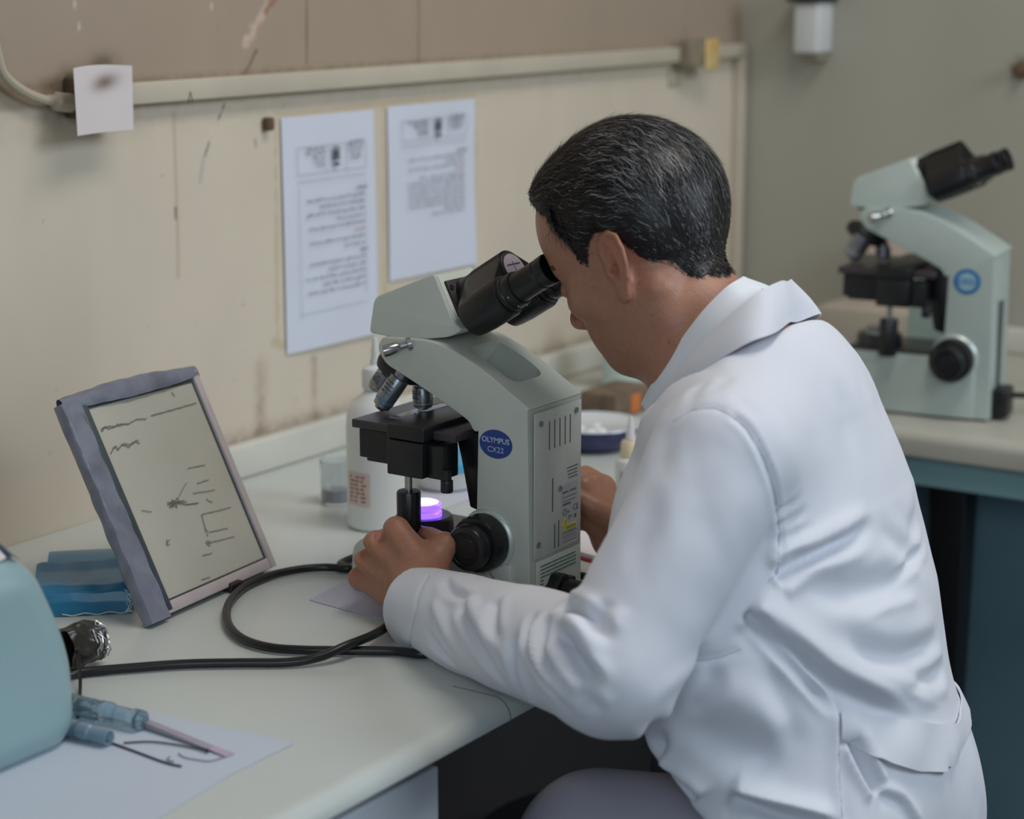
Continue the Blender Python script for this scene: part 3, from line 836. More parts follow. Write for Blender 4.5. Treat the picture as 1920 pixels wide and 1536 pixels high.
        t.box((.075, -.002, .0905), (.0785, -.0019, .0945))
        yl.prism([(.0535, .0865), (.0625, .0865), (.058, .0950)], -.0024, -.0018, 'y')
        yl.prism([(.056, .0815), (.078, .0815), (.078, .0862), (.056, .0862)], -.0024, -.0018, 'y')
        buildL(yl, 'warning_patch', m_yel, lb, smooth=False)
        T('CAUTION', .0675, .0838, .0038, al='CENTER'); t.bm.verts.ensure_lookup_table()
        for vv in t.bm.verts:
            if .0815 < vv.co.z < .0865 and vv.co.x > .057: vv.co.y -= .0006
        t.text('!', Matrix.Translation((.058, -.0026, .0895)) @ MY, .006, .00005, .0001)
        # small notice above the label
        for i in range(4):
            x = .062 + .001 * i
            while x < .080:
                w = .001 + .002 * r_.random(); t.box((x, -.0016, .1420 - i * .0034), (x + w, -.0013, .1430 - i * .0034)); x += w + .0007
        buildL(t, 'label_print', m_lblink, lb, smooth=False)
        lp = buildL(MB().box((.010, -.0012, .004), (W - .004, .0005, .061), .0008, seg=2), 'lower_back_panel', m_body, root)
        t = MB()
        for i in range(6):
            x = .016
            z = .0555 - i * .0036
            while x < .078 - (.02 if 0 else 0) and not (i > 3 and x < .044 and x > .02):
                w = .001 + .0045 * r_.random(); t.box((x, -.0016, z - .0006), (x + w, -.0013, z + .0007)); x += w + .0009
        buildL(t, 'safety_print', mat('print_green', (92, 120, 112), .7), lp, smooth=False)
        # seam on the side of the base
        a, c = l(923, 1073), l(962, 1122)
        sm = MB().tube([(-.0042, *a), (-.0042, *c)], .0005, 5); buildL(sm, 'seam', m_vent, base)
        # power inlet + plug
        z = .030
        inl = MB().prism(round_poly([(.020, z - .022), (.060, z - .022), (.060, z + .008), (.050, z + .008), (.044, z + .014), (.034, z + .014), (.028, z + .006), (.020, z + .002)], .002, 2), -.014, -.0005, 'y', .0015, 2)
        buildL(inl, 'power_inlet', m_blk, root)
    else:
        buildL(MB().box((.034, -.0016, .03), (.048, .0004, .150), .0006), 'vent_strip', m_vent, root)
        buildL(MB().box((.012, -.020, .004), (.05, -.0005, .042), .004), 'power_inlet', m_blk, root)
    return root

scope = thing('microscope', 'pale green-grey binocular microscope with a dark blue oval badge, the one the man looks into', 'microscope', (SX, Y0, TOP))
microscope(scope, dict(m=m_body, recess=True, full=True, bz=.058, sz=.181, badge=(930, 833), dir=(0, -.85, .53), back=0, ek=1, band=mat('band_blue', (40, 120, 190), .4)))
q = on_z(1853, 793)
scope2 = thing('microscope', 'blurred pale green microscope with a light blue ring badge on the worktop at right', 'microscope', (q[0], q[1], TOP), math.radians(7.5))
microscope(scope2, dict(m=m_body2, recess=False, full=False, bz=.078, sz=.188, badge=(935, 826), dir=(0, -.90, .40), back=.010, ek=.72, band=m_ring))
scope2.scale = (1.09, 1.09, 1.09)
# ================================================================ THE MAN
def smin(a, b, k):
    h = np.clip(0.5 + 0.5 * (b - a) / k, 0, 1)
    return b * (1 - h) + a * h - k * h * (1 - h)
def smax(a, b, k): return -smin(-a, -b, k)
def A3(*v): return np.array(v, dtype=np.float32)
def cone(p, a, b, ra, rb, sq=None):
    """tapered limb from a to b; sq squeezes x,y,z"""
    a = np.asarray(a, np.float32); b = np.asarray(b, np.float32)
    if sq is not None:
        s = np.asarray(sq, np.float32); p = p * s; a = a * s; b = b * s
    d = b - a; q = p - a
    t = np.clip((q @ d) / float(d @ d + 1e-9), 0, 1)
    w = q - t[:, None] * d
    return np.sqrt((w * w).sum(1)) - (ra + (rb - ra) * t)
def ell(p, c, r, rot=None):
    q = p - np.asarray(c, np.float32)
    if rot is not None: q = q @ rot
    r = np.asarray(r, np.float32)
    k0 = np.sqrt(((q / r) ** 2).sum(1)); k1 = np.sqrt(((q / (r * r)) ** 2).sum(1)) + 1e-9
    return k0 * (k0 - 1) / k1
def rotx(a):
    c, s = math.cos(a), math.sin(a); return np.array([[1, 0, 0], [0, c, -s], [0, s, c]], np.float32)
def rotz(a):
    c, s = math.cos(a), math.sin(a); return np.array([[c, -s, 0], [s, c, 0], [0, 0, 1]], np.float32)
def union(fs, k):
    d = fs[0]
    for f in fs[1:]: d = smin(d, f, k)
    return d

def sdf_mesh(F, lo, hi, h, B=8, safety=1.5):
    """skin the zero level of F with quads"""
    lo = np.array(lo, np.float64); n = np.ceil((np.array(hi) - lo) / h).astype(int)
    n = (n + B - 1) // B * B
    G = np.ones(tuple(n), np.float32)
    nb = n // B
    idx = np.stack(np.meshgrid(*[np.arange(k) for k in nb], indexing='ij'), -1).reshape(-1, 3)
    cen = (lo + (idx * B + B / 2) * h).astype(np.float32)
    dc = np.concatenate([F(c) for c in np.array_split(cen, max(1, len(cen) // 60000))])
    R_ = B * h * .87 * safety + h
    G6 = G.reshape(nb[0], B, nb[1], B, nb[2], B)
    s = np.where(dc < 0, -1.0, 1.0).astype(np.float32).reshape(nb[0], 1, nb[1], 1, nb[2], 1)
    G6[:] = s
    act = idx[np.abs(dc) < R_]
    off = np.stack(np.meshgrid(*[np.arange(B)] * 3, indexing='ij'), -1).reshape(-1, 3)
    for chunk in np.array_split(act, max(1, len(act) // 250)):
        P = (lo + ((chunk[:, None, :] * B + off[None]) * h)).reshape(-1, 3).astype(np.float32)
        v = F(P).reshape(len(chunk), B, B, B)
        for k, c in enumerate(chunk): G6[c[0], :, c[1], :, c[2], :] = v[k]
    S = G < 0
    c8 = [S[i:n[0] - 1 + i, j:n[1] - 1 + j, k:n[2] - 1 + k] for i in (0, 1) for j in (0, 1) for k in (0, 1)]
    cnt = sum(c.astype(np.int8) for c in c8)
    cells = np.argwhere((cnt > 0) & (cnt < 8))
    vid = np.full((n[0] - 1, n[1] - 1, n[2] - 1), -1, np.int32)
    vid[cells[:, 0], cells[:, 1], cells[:, 2]] = np.arange(len(cells))
    acc = np.zeros((len(cells), 3)); num = np.zeros(len(cells))
    corners = [(i, j, k) for i in (0, 1) for j in (0, 1) for k in (0, 1)]
    val = {c: G[cells[:, 0] + c[0], cells[:, 1] + c[1], cells[:, 2] + c[2]] for c in corners}
    for c in corners:
        for ax in range(3):
            if c[ax]: continue
            e = list(c); e[ax] = 1; e = tuple(e)
            a, b = val[c], val[e]; m = (a < 0) != (b < 0)
            t = np.where(m, a / np.where(m, a - b, 1), 0)
            p = np.array(c, float)[None] + t[:, None] * (np.array(e) - np.array(c))[None]
            acc += p * m[:, None]; num += m
    V = lo + (cells + acc / num[:, None]) * h
    quads = []
    for ax in range(3):
        u, w = (ax + 1) % 3, (ax + 2) % 3
        a = [slice(1, n[0] - 1)] * 3; a = [slice(1, k - 1) for k in n]
        sl0 = [slice(1, k - 1) for k in n]; sl1 = [slice(1, k - 1) for k in n]
        sl0[ax] = slice(1, n[ax] - 2); sl1[ax] = slice(2, n[ax] - 1)
        s0 = S[tuple(sl0)]; s1 = S[tuple(sl1)]
        e = np.argwhere(s0 != s1) + 1
        sg = S[e[:, 0], e[:, 1], e[:, 2]]
        def cell(du, dw):
            q = e.copy(); q[:, u] -= du; q[:, w] -= dw; return vid[q[:, 0], q[:, 1], q[:, 2]]
        Q = np.stack([cell(1, 1), cell(0, 1), cell(0, 0), cell(1, 0)], 1)
        Q[~sg] = Q[~sg][:, ::-1]
        quads.append(Q)
    Q = np.concatenate(quads); Q = Q[(Q >= 0).all(1)]
    return V, Q

def relax(V, Q, it=2, lam=.5):
    E_ = np.concatenate([Q[:, [0, 1]], Q[:, [1, 2]], Q[:, [2, 3]], Q[:, [3, 0]]])
    for _ in range(it):
        acc = np.zeros_like(V); n = np.zeros(len(V))
        for a, b in ((0, 1), (1, 0)):
            for k in range(3): acc[:, k] += np.bincount(E_[:, a], V[E_[:, b], k], len(V))
            n += np.bincount(E_[:, a], minlength=len(V))
        V = np.where(n[:, None] > 0, V * (1 - lam) + lam * acc / np.maximum(n, 1)[:, None], V)
    return V
def vnormals(V, Q):
    nf = np.cross(V[Q[:, 2]] - V[Q[:, 0]], V[Q[:, 3]] - V[Q[:, 1]])
    N = np.zeros_like(V)
    for c in range(4):
        for k in range(3): N[:, k] += np.bincount(Q[:, c], nf[:, k], len(V))
    return N / (np.linalg.norm(N, axis=1)[:, None] + 1e-12)
def mesh_from(name, V, Q, m, parent, col=None):
    me = D.meshes.new(name)
    me.vertices.add(len(V)); me.vertices.foreach_set('co', np.asarray(V, np.float32).ravel())
    me.loops.add(Q.size); me.loops.foreach_set('vertex_index', Q.astype(np.int32).ravel())
    k = Q.shape[1]
    me.polygons.add(len(Q)); me.polygons.foreach_set('loop_start', np.arange(0, Q.size, k, dtype=np.int32))
    try: me.polygons.foreach_set('loop_total', np.full(len(Q), k, np.int32))
    except Exception: pass
    me.update(calc_edges=True); me.validate(); me.shade_smooth()
    if col is not None:
        at = me.color_attributes.new('paint', 'FLOAT_COLOR', 'POINT')
        at.data.foreach_set('color', np.concatenate([col, np.ones((len(col), 1))], 1).astype(np.float32).ravel())
    me.materials.append(m)
    o = D.objects.new(name, me); COL.objects.link(o)
    if parent is not None:
        o.parent = parent; o.matrix_parent_inverse = parent_world(parent).inverted()
    return o
def PX(px, py, X): return np.array(on_x(px, py, X), np.float32)

# ---------------- head frame
HT = np.array([1.553, 0.895, 1.117]); HP = math.radians(31); HS = .885; HYAW = math.radians(0)
RH = rotz(HYAW) @ rotx(-HP)             # local -> world
def to_head(p): return ((p - HT.astype(np.float32)) @ RH) / HS
def from_head(q): return (np.asarray(q) * HS) @ RH.T + HT

def head_sdf(q):
    """q in head space: x right, y to the face, z up"""
    ax = q.copy(); ax[:, 0] = np.abs(ax[:, 0])
    d = ell(q, (0, -.007, .043), (.0765, .0925, .089))
    d = smin(d, ell(q, (0, -.028, .026), (.070, .064, .066)), .03)
    d = smin(d, ell(q, (0, .040, .052), (.064, .050, .060)), .03)
    d = smin(d, ell(q, (0, .038, -.020), (.054, .048, .070)), .03)
    d = smin(d, cone(ax, (.054, .000, -.046), (.022, .060, -.084), .019, .016), .030)
    d = smin(d, ell(ax, (.045, .052, -.018), (.020, .026, .018)), .02)
    d = smin(d, cone(ax, (.008, .082, .024), (.040, .068, .026), .010, .009), .014)
    d = smin(d, cone(q, (0, .082, .014), (0, .100, -.020), .0075, .0100), .012)
    d = smin(d, ell(q, (0, .103, -.025), (.0115, .0120, .0105)), .008)
    d = smin(d, ell(ax, (.0130, .094, -.029), (.0075, .0110, .0085)), .006)
    d = smax(d, -ell(ax, (.034, .090, .004), (.017, .013, .011)), .010)
    d = smin(d, ell(ax, (.032, .0735, .002), (.0150, .0130, .0125)), .004)
    lid = ell(ax, (.032, .0745, .002), (.0160, .0133, .0133)); lid = np.maximum(lid, -(q[:, 2] + .001 + 0 * q[:, 0]))
    d = smin(d, lid, .002)
    d = smin(d, ell(q, (0, .067, -.050), (.040, .023, .028)), .016)
    d = smin(d, cone(ax, (0, .0885, -.0505), (.020, .077, -.0550), .0058, .0030), .004)
    d = smin(d, cone(ax, (0, .0865, -.0615), (.018, .076, -.0590), .0064, .0035), .004)
    d = smax(d, -cone(ax, (0, .0945, -.0562), (.022, .083, -.0572), .0016, .0012), .003)
    d = smin(d, ell(q, (0, .062, -.087), (.023, .0195, .0175)), .016)
    d = smin(d, ell(q, (0, .028, -.072), (.045, .046, .026)), .025)
    # nostrils, cheek fold
    d = smax(d, -ell(ax, (.0065, .098, -.0360), (.0035, .005, .004)), .002)
    d = smax(d, -cone(ax, (.019, .088, -.034), (.032, .073, -.058), .0018, .0012), .006)
    # ---- ear: tilted plate, rim, inner ridge, bowl, lobe
    e = (ax - A3(.0800, -.010, -.006)) / 1.07
    ex = e[:, 0]; ca, sa = math.cos(.20), math.sin(.20)
    ey = e[:, 1] * ca + e[:, 2] * sa; ez = -e[:, 1] * sa + e[:, 2] * ca
    ex = ex + ey * .42                      # stands off the skull at its back edge
    E_ = np.stack([ex, ey, ez], 1)
    pl = ell(E_, (0, -.004, .003), (.0042, .0150, .0270))
    pts = [(.0, .011, .000), (.001, .013, .014), (.002, .008, .026), (.003, -.004, .0305), (.003, -.015, .025), (.003, -.0195, .012), (.003, -.0185, -.002), (.002, -.0140, -.015), (.001, -.006, -.026)]
    rim = np.full(len(q), 9., np.float32)
    for a, b in zip(pts, pts[1:]): rim = np.minimum(rim, cone(E_, a, b, .0031, .0031))
    pts = [(.002, .002, .020), (.003, -.006, .014), (.0035, -.0105, .002), (.003, -.008, -.010), (.002, .002, -.016)]
    ah = np.full(len(q), 9., np.float32)
    for a, b in zip(pts, pts[1:]): ah = np.minimum(ah, cone(E_, a, b, .0026, .0026))
    ear = smin(pl, rim, .0028)
    ear = smin(ear, ah, .003)
    ear = smin(ear, ell(E_, (0, -.0015, -.0265), (.0045, .0090, .0095)), .005)
    ear = smax(ear, -ell(E_, (.0060, .000, -.003), (.0085, .0085, .0125)), .002)
    ear = smax(ear, -cone(E_, (.0055, .0065, .018), (.0060, -.0125, .014), .0028, .0024), .0015)
    ear = smin(ear, ell(E_, (.001, .0085, -.006), (.0045, .0035, .0060)), .003)
    root = cone(E_, (-.010, -.002, .012), (-.010, -.001, -.014), .0085, .0080)
    ear = smin(ear, root, .006)
    ear = smax(ear, -ell(E_, (.0040, .001, -.003), (.0100, .0045, .0060)), .002)
    d = smin(d, ear * 1.07, .0035)
    # neck leaves the skull
    return d * HS

NK0 = PX(1258, 555, 1.555); NK1 = PX(1392, 690, 1.555)
LSH = PX(1354, 860, 1.405); RSH = A3(1.675, LSH[1] + .06, LSH[2])
LEL = PX(1147, 1254, 1.29); LWR = PX(792, 1122, 1.425)
REL = A3(1.845, .80, .79); RWR = PX(1200, 1015, 1.675)
WST = A3(1.555, .700, .68); HIP = A3(1.555, .665, .565); CHE = PX(1425, 1000, 1.555); UPC = PX(1400, 820, 1.555)

def chain(p, pts, rs):
    d = None
    for (a, b, ra, rb) in zip(pts, pts[1:], rs, rs[1:]):
        c = cone(p, a, b, ra, rb); d = c if d is None else np.minimum(d, c)
    return d
# left hand: back of the hand to the camera, fingers wrapped round the stage knob
def H1(*pp): return [PX(*q) for q in pp]
def hand_left(p):
    w = PX(786, 1112, 1.432)
    mcp = H1((744, 993, 1.450), (706, 1019, 1.447), (687, 1053, 1.446), (676, 1084, 1.448))
    r = (.0115, .0110, .0102, .0093)
    wr = [w + A3(0, -.012, .014), w + A3(0, -.003, .004), w + A3(0, .006, -.006), w + A3(0, .013, -.015)]
    d = cone(p, LWR + (LWR - w) * .3, w, .029, .0275)
    pal = None
    for a, b, rb in zip(wr, mcp, r):
        c = cone(p, a, b, .0150, rb); pal = c if pal is None else smin(pal, c, .008)
    mid = PX(758, 1062, 1.452)
    pal = smin(pal, ell(p, mid, (.013, .030, .030)), .015)
    d = smin(d, pal, .012)
    # thumb: metacarpal bulge on the camera-right side, then in towards the knob
    tb = H1((810, 1066, 1.448), (834, 1022, 1.466), (806, 1006, 1.484), (786, 1000, 1.503))
    d = smin(d, smin(cone(p, tb[0], tb[1], .0165, .0112), chain(p, tb[1:], (.0112, .0092, .0074)), .006), .012)
    # fingers
    kn = H1((758, 1000, 1.488), (742, 1010, 1.490), (730, 1030, 1.490), (722, 1058, 1.488))
    ti = H1((776, 996, 1.502), (768, 1006, 1.506), (760, 1024, 1.506), (754, 1048, 1.504))
    for k in range(4):
        f = chain(p, [mcp[k], kn[k] + A3(0, .010, 0), kn[k] + A3(.014, .002, -.002), ti[k]], [r[k], r[k] * .86, r[k] * .82, r[k] * .7])
        d = smin(d, f, .0045)
    # knuckle heads and tendons
    for k in range(4):
        d = smin(d, ell(p, mcp[k] + A3(-.0035, 0, .001), (.0085, .0088, .0092)), .007)
        d = smin(d, cone(p, wr[k] * .25 + mcp[k] * .75 + A3(-.0085, 0, 0), mcp[k] + A3(-.007, 0, 0), .0028, .0034), .006)
    for k in range(3):
        v = (mcp[k] + mcp[k + 1]) / 2 + A3(-.008, .003, .002)
        d = smax(d, -ell(p, v, (.0065, .0050, .0050)), .006)
    return d
def hand_right(p):
    w = PX(1160, 1010, 1.672)
    d = cone(p, RWR, w, .028, .026)
    mcp = H1((1132, 912, 1.690), (1110, 906, 1.676), (1094, 912, 1.662), (1082, 926, 1.655))
    wr = H1((1163, 985, 1.68), (1152, 988, 1.672), (1144, 996, 1.665), (1140, 1008, 1.66))
    r = (.0112, .0110, .0105, .0095)
    pal = None
    for a, b, rb in zip(wr, mcp, r):
        c = cone(p, a, b, .0145, rb); pal = c if pal is None else smin(pal, c, .008)
    d = smin(d, pal, .012)
    # fingers curl back down toward the knob on the far side of the arm
    e1 = H1((1098, 890, 1.700), (1078, 898, 1.690), (1066, 912, 1.676), (1058, 932, 1.668))
    e2 = H1((1072, 900, 1.690), (1056, 912, 1.680), (1050, 930, 1.668), (1046, 950, 1.660))
    e3 = H1((1066, 922, 1.680), (1052, 936, 1.668), (1046, 954, 1.660), (1044, 972, 1.652))
    for k in range(4):
        d = smin(d, chain(p, [mcp[k], e1[k], e2[k], e3[k]], [r[k], r[k] * .88, r[k] * .8, r[k] * .68]), .004)
    # thumb across the front
    tb = H1((1150, 975, 1.655), (1112, 952, 1.640), (1085, 936, 1.634), (1062, 934, 1.634))
    d = smin(d, chain(p, tb, (.0170, .0125, .0105, .0085)), .008)
    d = smin(d, chain(p, H1((1120, 985, 1.650), (1100, 975, 1.645), (1075, 980, 1.650)), (.0130, .0100, .0090)), .006)
    return d

def body_sdf(p):
    d = np.full(len(p), 9., np.float32)
    hm = np.linalg.norm(p - HT.astype(np.float32), axis=1) < .24
    if hm.any(): d[hm] = head_sdf(to_head(p[hm]))
    dn = cone(p, NK0, NK1, .052, .058)
    dn = smin(dn, cone(p, from_head(A3(0, .005, -.050)), NK1 + A3(0, .02, -.05), .040, .050), .03)
    for s in (-1, 1):
        dn = smin(dn, cone(p, from_head(A3(s * .058, -.030, -.045)), NK1 + A3(s * .02, .05, -.06), .012, .012), .02)
    d = smin(d, dn, .020)
    # hidden under the clothes but still one body
    t = cone(p, NK1, UPC - A3(0, 0, .05), .05, .062, (1, 1, 1))
    t = smin(t, cone(p, UPC - A3(0, 0, .04), WST, .068, .075, (.75, 1, 1)), .03)
    t = smin(t, cone(p, WST + A3(0, .01, 0), HIP + A3(0, .03, 0), .074, .075, (.8, 1, 1)), .03)
    for S, E_, W_ in ((LSH, LEL, LWR), (RSH, REL, RWR)):
        t = smin(t, cone(p, NK1 * .5 + S * .5 - A3(0, 0, .035), S - A3(0, 0, .006), .038, .040), .03)
        t = smin(t, chain(p, [S, E_, W_], (.043, .036, .028)), .01)
    d = smin(d, t, .02)
    for c, f in ((PX(760, 1060, 1.46), hand_left), (PX(1120, 950, 1.66), hand_right)):
        m = np.linalg.norm(p - c, axis=1) < .16
        if m.any(): d[m] = smin(d[m], f(p[m]), .008)
    return d

man = thing('person', 'man in a white lab coat bending over the microscope eyepieces, seated on a dark stool', 'person', (1.555, .60, 0))
lo = (1.17, .50, .50); hi = (1.95, 1.20, 1.30)
BV, BQ = sdf_mesh(body_sdf, (1.17, .50, .50), (1.95, 1.20, 1.27), .00225)
BV = relax(BV, BQ, 1, .4)
BN = vnormals(BV, BQ)
q = (BV - HT) @ RH / HS
n1 = np.array([vnoise(BV[:, 0] * 7 + BV[:, 1] * 3, BV[:, 2] + BV[:, 1] * .5, .006, 11), vnoise(BV[:, 0] + BV[:, 1], BV[:, 2], .0035, 12)])
skin = np.tile(np.array(srgb((166, 118, 95))), (len(BV), 1))
def smix(col, m):
    global skin
    m = np.clip(m, 0, 1)[:, None]; skin = skin * (1 - m) + np.array(srgb(col)) * m
smix((146, 98, 78), .40 * n1[0]); smix((182, 132, 108), .2 * n1[1])
ax_ = np.abs(q[:, 0]); inh = np.linalg.norm(q, axis=1) < .19
g = lambda c, r: np.exp(-(((ax_ - c[0]) / r[0]) ** 2 + ((q[:, 1] - c[1]) / r[1]) ** 2 + ((q[:, 2] - c[2]) / r[2]) ** 2)) * inh
smix((186, 112, 92), .6 * g((.088, -.015, .0), (.016, .02, .028)))                 # ear
smix((126, 74, 60), .55 * g((.0, .094, -.056), (.024, .02, .010)))                 # lips
smix((128, 96, 80), .38 * g((.030, .058, -.076), (.045, .05, .030)))               # beard shadow
smix((120, 92, 78), .5 * g((.0, .094, -.042), (.022, .02, .007)))                  # moustache shadow
smix((132, 86, 68), .35 * g((.030, .082, .004), (.020, .02, .012)))                # eye hollow
smix((190, 116, 92), .3 * g((0, .105, -.026), (.02, .02, .014)))
hm_ = np.linalg.norm(BV - PX(740, 1020, 1.45), axis=1) < .12
for m_ in H1((744, 993, 1.450), (706, 1019, 1.447), (687, 1053, 1.446), (676, 1084, 1.448)):
    smix((186, 112, 92), .35 * np.exp(-(np.linalg.norm(BV - m_, axis=1) / .014) ** 2))
mr = random.Random(4)
for k in range(20):                                                             # moles and spots on face and neck
    c = from_head(A3(-.07 - .01 * mr.random(), -.03 + .10 * mr.random(), -.13 + .16 * mr.random()))
    dd_ = np.linalg.norm(BV[:, 1:] - c[1:], axis=1) + (BV[:, 0] > HT[0]) * 1
    smix((84, 54, 44), smooth01(.0016, .0006, dd_) * (.2 + .5 * mr.random()))
m_skin = attr_mat('skin', rough=.46, bump=.22, bscale=380, Subsurface_Weight=.12, Subsurface_Scale=.006)
m_skin.node_tree.nodes['Principled BSDF'].inputs['Subsurface Radius'].default_value = (1, .4, .25)
body = mesh_from('body', BV, BQ, m_skin, man, skin)
bvh_body = BVHTree.FromPolygons([Vector(v) for v in BV], [tuple(int(i) for i in f) for f in BQ[np.linalg.norm(BV[BQ[:, 0]] - HT, axis=1) < .25]])
# ---------------- hair
def skull(q):
    d = ell(q, (0, -.007, .043), (.0765, .0925, .089))
    d = smin(d, ell(q, (0, -.028, .026), (.070, .064, .066)), .03)
    d = smin(d, ell(q, (0, .040, .052), (.064, .050, .060)), .03)
    d = smin(d, ell(q, (0, .038, -.020), (.054, .048, .070)), .03)
    return smin(d, dneck(q), .02)
_nk0, _nk1 = to_head(NK0[None])[0], to_head(NK1[None])[0]
def dneck(q): return cone(q, _nk0, _nk1, .052 / HS, .058 / HS)
_hl = [(1003, 372, 1.53), (1041, 363, 1.50), (1043, 414, 1.493), (1062, 440, 1.491), (1082, 468, 1.491), (1098, 498, 1.491), (1104, 508, 1.491), (1108, 470, 1.491), (1116, 445, 1.491), (1131, 434, 1.491), (1160, 440, 1.491), (1180, 462, 1.491), (1195, 482, 1.492), (1229, 512, 1.495), (1245, 524, 1.50), (1290, 534, 1.51), (1330, 533, 1.52), (1378, 528, 1.555)]
_hq = [to_head(PX(*k)[None])[0] for k in _hl]
_hy = np.array([k[1] for k in _hq]); _hz = np.array([k[2] for k in _hq])
_o = np.argsort(_hy); _hy = _hy[_o]; _hz = _hz[_o]
def hair_mask(q):
    f = np.interp(q[:, 1], _hy, _hz)
    f = f + .006 * (vnoise(q[:, 1] + 3, q[:, 0] + 2, .009, 41) - .5) * smooth01(.02, -.02, q[:, 2])
    m = smooth01(-.003, .010, q[:, 2] - f)
    return m * smooth01(.098, .088, q[:, 1] - .25 * (q[:, 2] - .07))
def hair_f(q):
    m = hair_mask(q)
    top = smooth01(-.02, .07, q[:, 2]); fr = smooth01(0, .09, q[:, 1]) * top
    th = (.0022 + .0068 * top + .0020 * fr)
    return skull(q) - (th * m - .004 * (1 - m))
HV, HQ = sdf_mesh(hair_f, (-.11, -.15, -.13), (.11, .13, .16), .0026)
HV = relax(HV, HQ, 1, .4)
keep = hair_mask(HV[HQ].mean(1).astype(np.float32)) > .04
HQ = HQ[keep]; used = np.unique(HQ); rm = np.full(len(HV), -1); rm[used] = np.arange(len(used)); HV = HV[used]; HQ = rm[HQ]
hr = np.random.RandomState(5)
NS = 30000
fa = HQ[hr.randint(0, len(HQ), NS)]; w_ = hr.rand(NS, 4); w_ /= w_.sum(1)[:, None]
root = (HV[fa] * w_[:, :, None]).sum(1).astype(np.float32)
mk_ = hair_mask(root)
# keep the ear clear
er = ~((np.abs(root[:, 0]) > .055) & (np.abs(root[:, 1] + .004) < .024) & (root[:, 2] < .026) & (root[:, 2] > -.05))
root = root[er & (mk_ > .04)]; NS = len(root)
zz, yy, xx = root[:, 2], root[:, 1], root[:, 0]
top = smooth01(-.01, .085, zz)
side = smooth01(.03, .065, np.abs(xx))
back = smooth01(-.02, -.09, yy)
D0 = np.stack([np.sign(xx) * .10 * top + 0 * xx, -(1.0 - .80 * back), -(.20 + .55 * side * (1 - top) + 1.1 * back + .25 * side)], 1)
n1 = vnoise(root[:, 1] + 2, root[:, 2] + 1 + root[:, 0], .018, 21) - .5; n2 = vnoise(root[:, 1] + 5, root[:, 2] + 2 - root[:, 0], .012, 22) - .5
D0[:, 2] += n1 * .9; D0[:, 0] += n2 * .5; D0 += (hr.rand(NS, 3) - .5) * .30
length = (.0075 + .024 * smooth01(-.03, .08, zz)) * (.6 + .6 * hr.rand(NS)) * (.5 + .5 * smooth01(-.03, .04, zz)) * np.clip(mk_[er & (mk_ > .04)] + .30, 0, 1)
def grad(q):
    e = .001; g_ = np.stack([hair_f(q + A3(e, 0, 0)) - hair_f(q - A3(e, 0, 0)), hair_f(q + A3(0, e, 0)) - hair_f(q - A3(0, e, 0)), hair_f(q + A3(0, 0, e)) - hair_f(q - A3(0, 0, e))], 1)
    return g_ / (np.linalg.norm(g_, axis=1)[:, None] + 1e-9)
SG = 5
P_ = [root]; Nn = [grad(root)]; p = root.copy(); d_ = D0.copy()
ph = hr.rand(NS) * 6.28
lift = (.0006 + .0018 * hr.rand(NS) * (1 + top) + .004 * (hr.rand(NS) < .05) * top)
for k in range(SG):
    n = Nn[-1]
    d_ = d_ - n * (d_ * n).sum(1)[:, None]; d_ /= np.linalg.norm(d_, axis=1)[:, None] + 1e-9
    b_ = np.cross(n, d_)
    p = p + (d_ + b_ * (.30 * np.sin(ph + k * 1.3))[:, None]) * (length / SG)[:, None]
    p = p.astype(np.float32)
    g_ = grad(p); dist = hair_f(p)
    near = np.abs(dist) < .01
    p = np.where(near[:, None], p - g_ * (dist - lift * (k + 1) / SG)[:, None], p).astype(np.float32)
    P_.append(p); Nn.append(g_)
grey = (hr.rand(NS) < (.05 + .20 * smooth01(.0, .08, zz) * smooth01(.02, -.05, yy) + .12 * smooth01(.03, .07, yy) * smooth01(.07, .0, zz)))
cs = np.where(grey[:, None], np.array(srgb((150, 150, 152)))[None] * (.35 + .9 * hr.rand(NS))[:, None], np.array(srgb((28, 25, 26)))[None] * (.5 + 1.4 * hr.rand(NS))[:, None])
vs = []; wd = (.00028 + .00014 * hr.rand(NS))
for k in range(SG + 1):
    t = (P_[min(k + 1, SG)] - P_[max(k - 1, 0)]); b_ = np.cross(Nn[k], t); b_ /= np.linalg.norm(b_, axis=1)[:, None] + 1e-9
    w = wd * (1 - .75 * (k / SG) ** 2)
    vs.append(P_[k] - b_ * w[:, None]); vs.append(P_[k] + b_ * w[:, None])
SV = np.stack(vs, 1).reshape(-1, 3)
bi = np.arange(NS)[:, None] * (2 * (SG + 1))
SQ = np.concatenate([np.stack([bi + 2 * k, bi + 2 * k + 1, bi + 2 * k + 3, bi + 2 * k + 2], -1).reshape(-1, 4) for k in range(SG)])
AV = np.concatenate([HV, SV]); AQ = np.concatenate([HQ, SQ + len(HV)])
capc = np.tile(np.array(srgb((22, 20, 21))), (len(HV), 1)); mk = smooth01(.25, .95, hair_mask(HV.astype(np.float32)))[:, None]
capc = capc * mk + np.array(srgb((112, 80, 66))) * (1 - mk)
m_hair = attr_mat('hair', rough=.42, bump=0)
m_hair.node_tree.nodes['Principled BSDF'].inputs['Specular IOR Level'].default_value = .45
mesh_from('hair', from_head(AV), AQ, m_hair, man, np.concatenate([capc, np.repeat(cs, 2 * (SG + 1), 0)]))
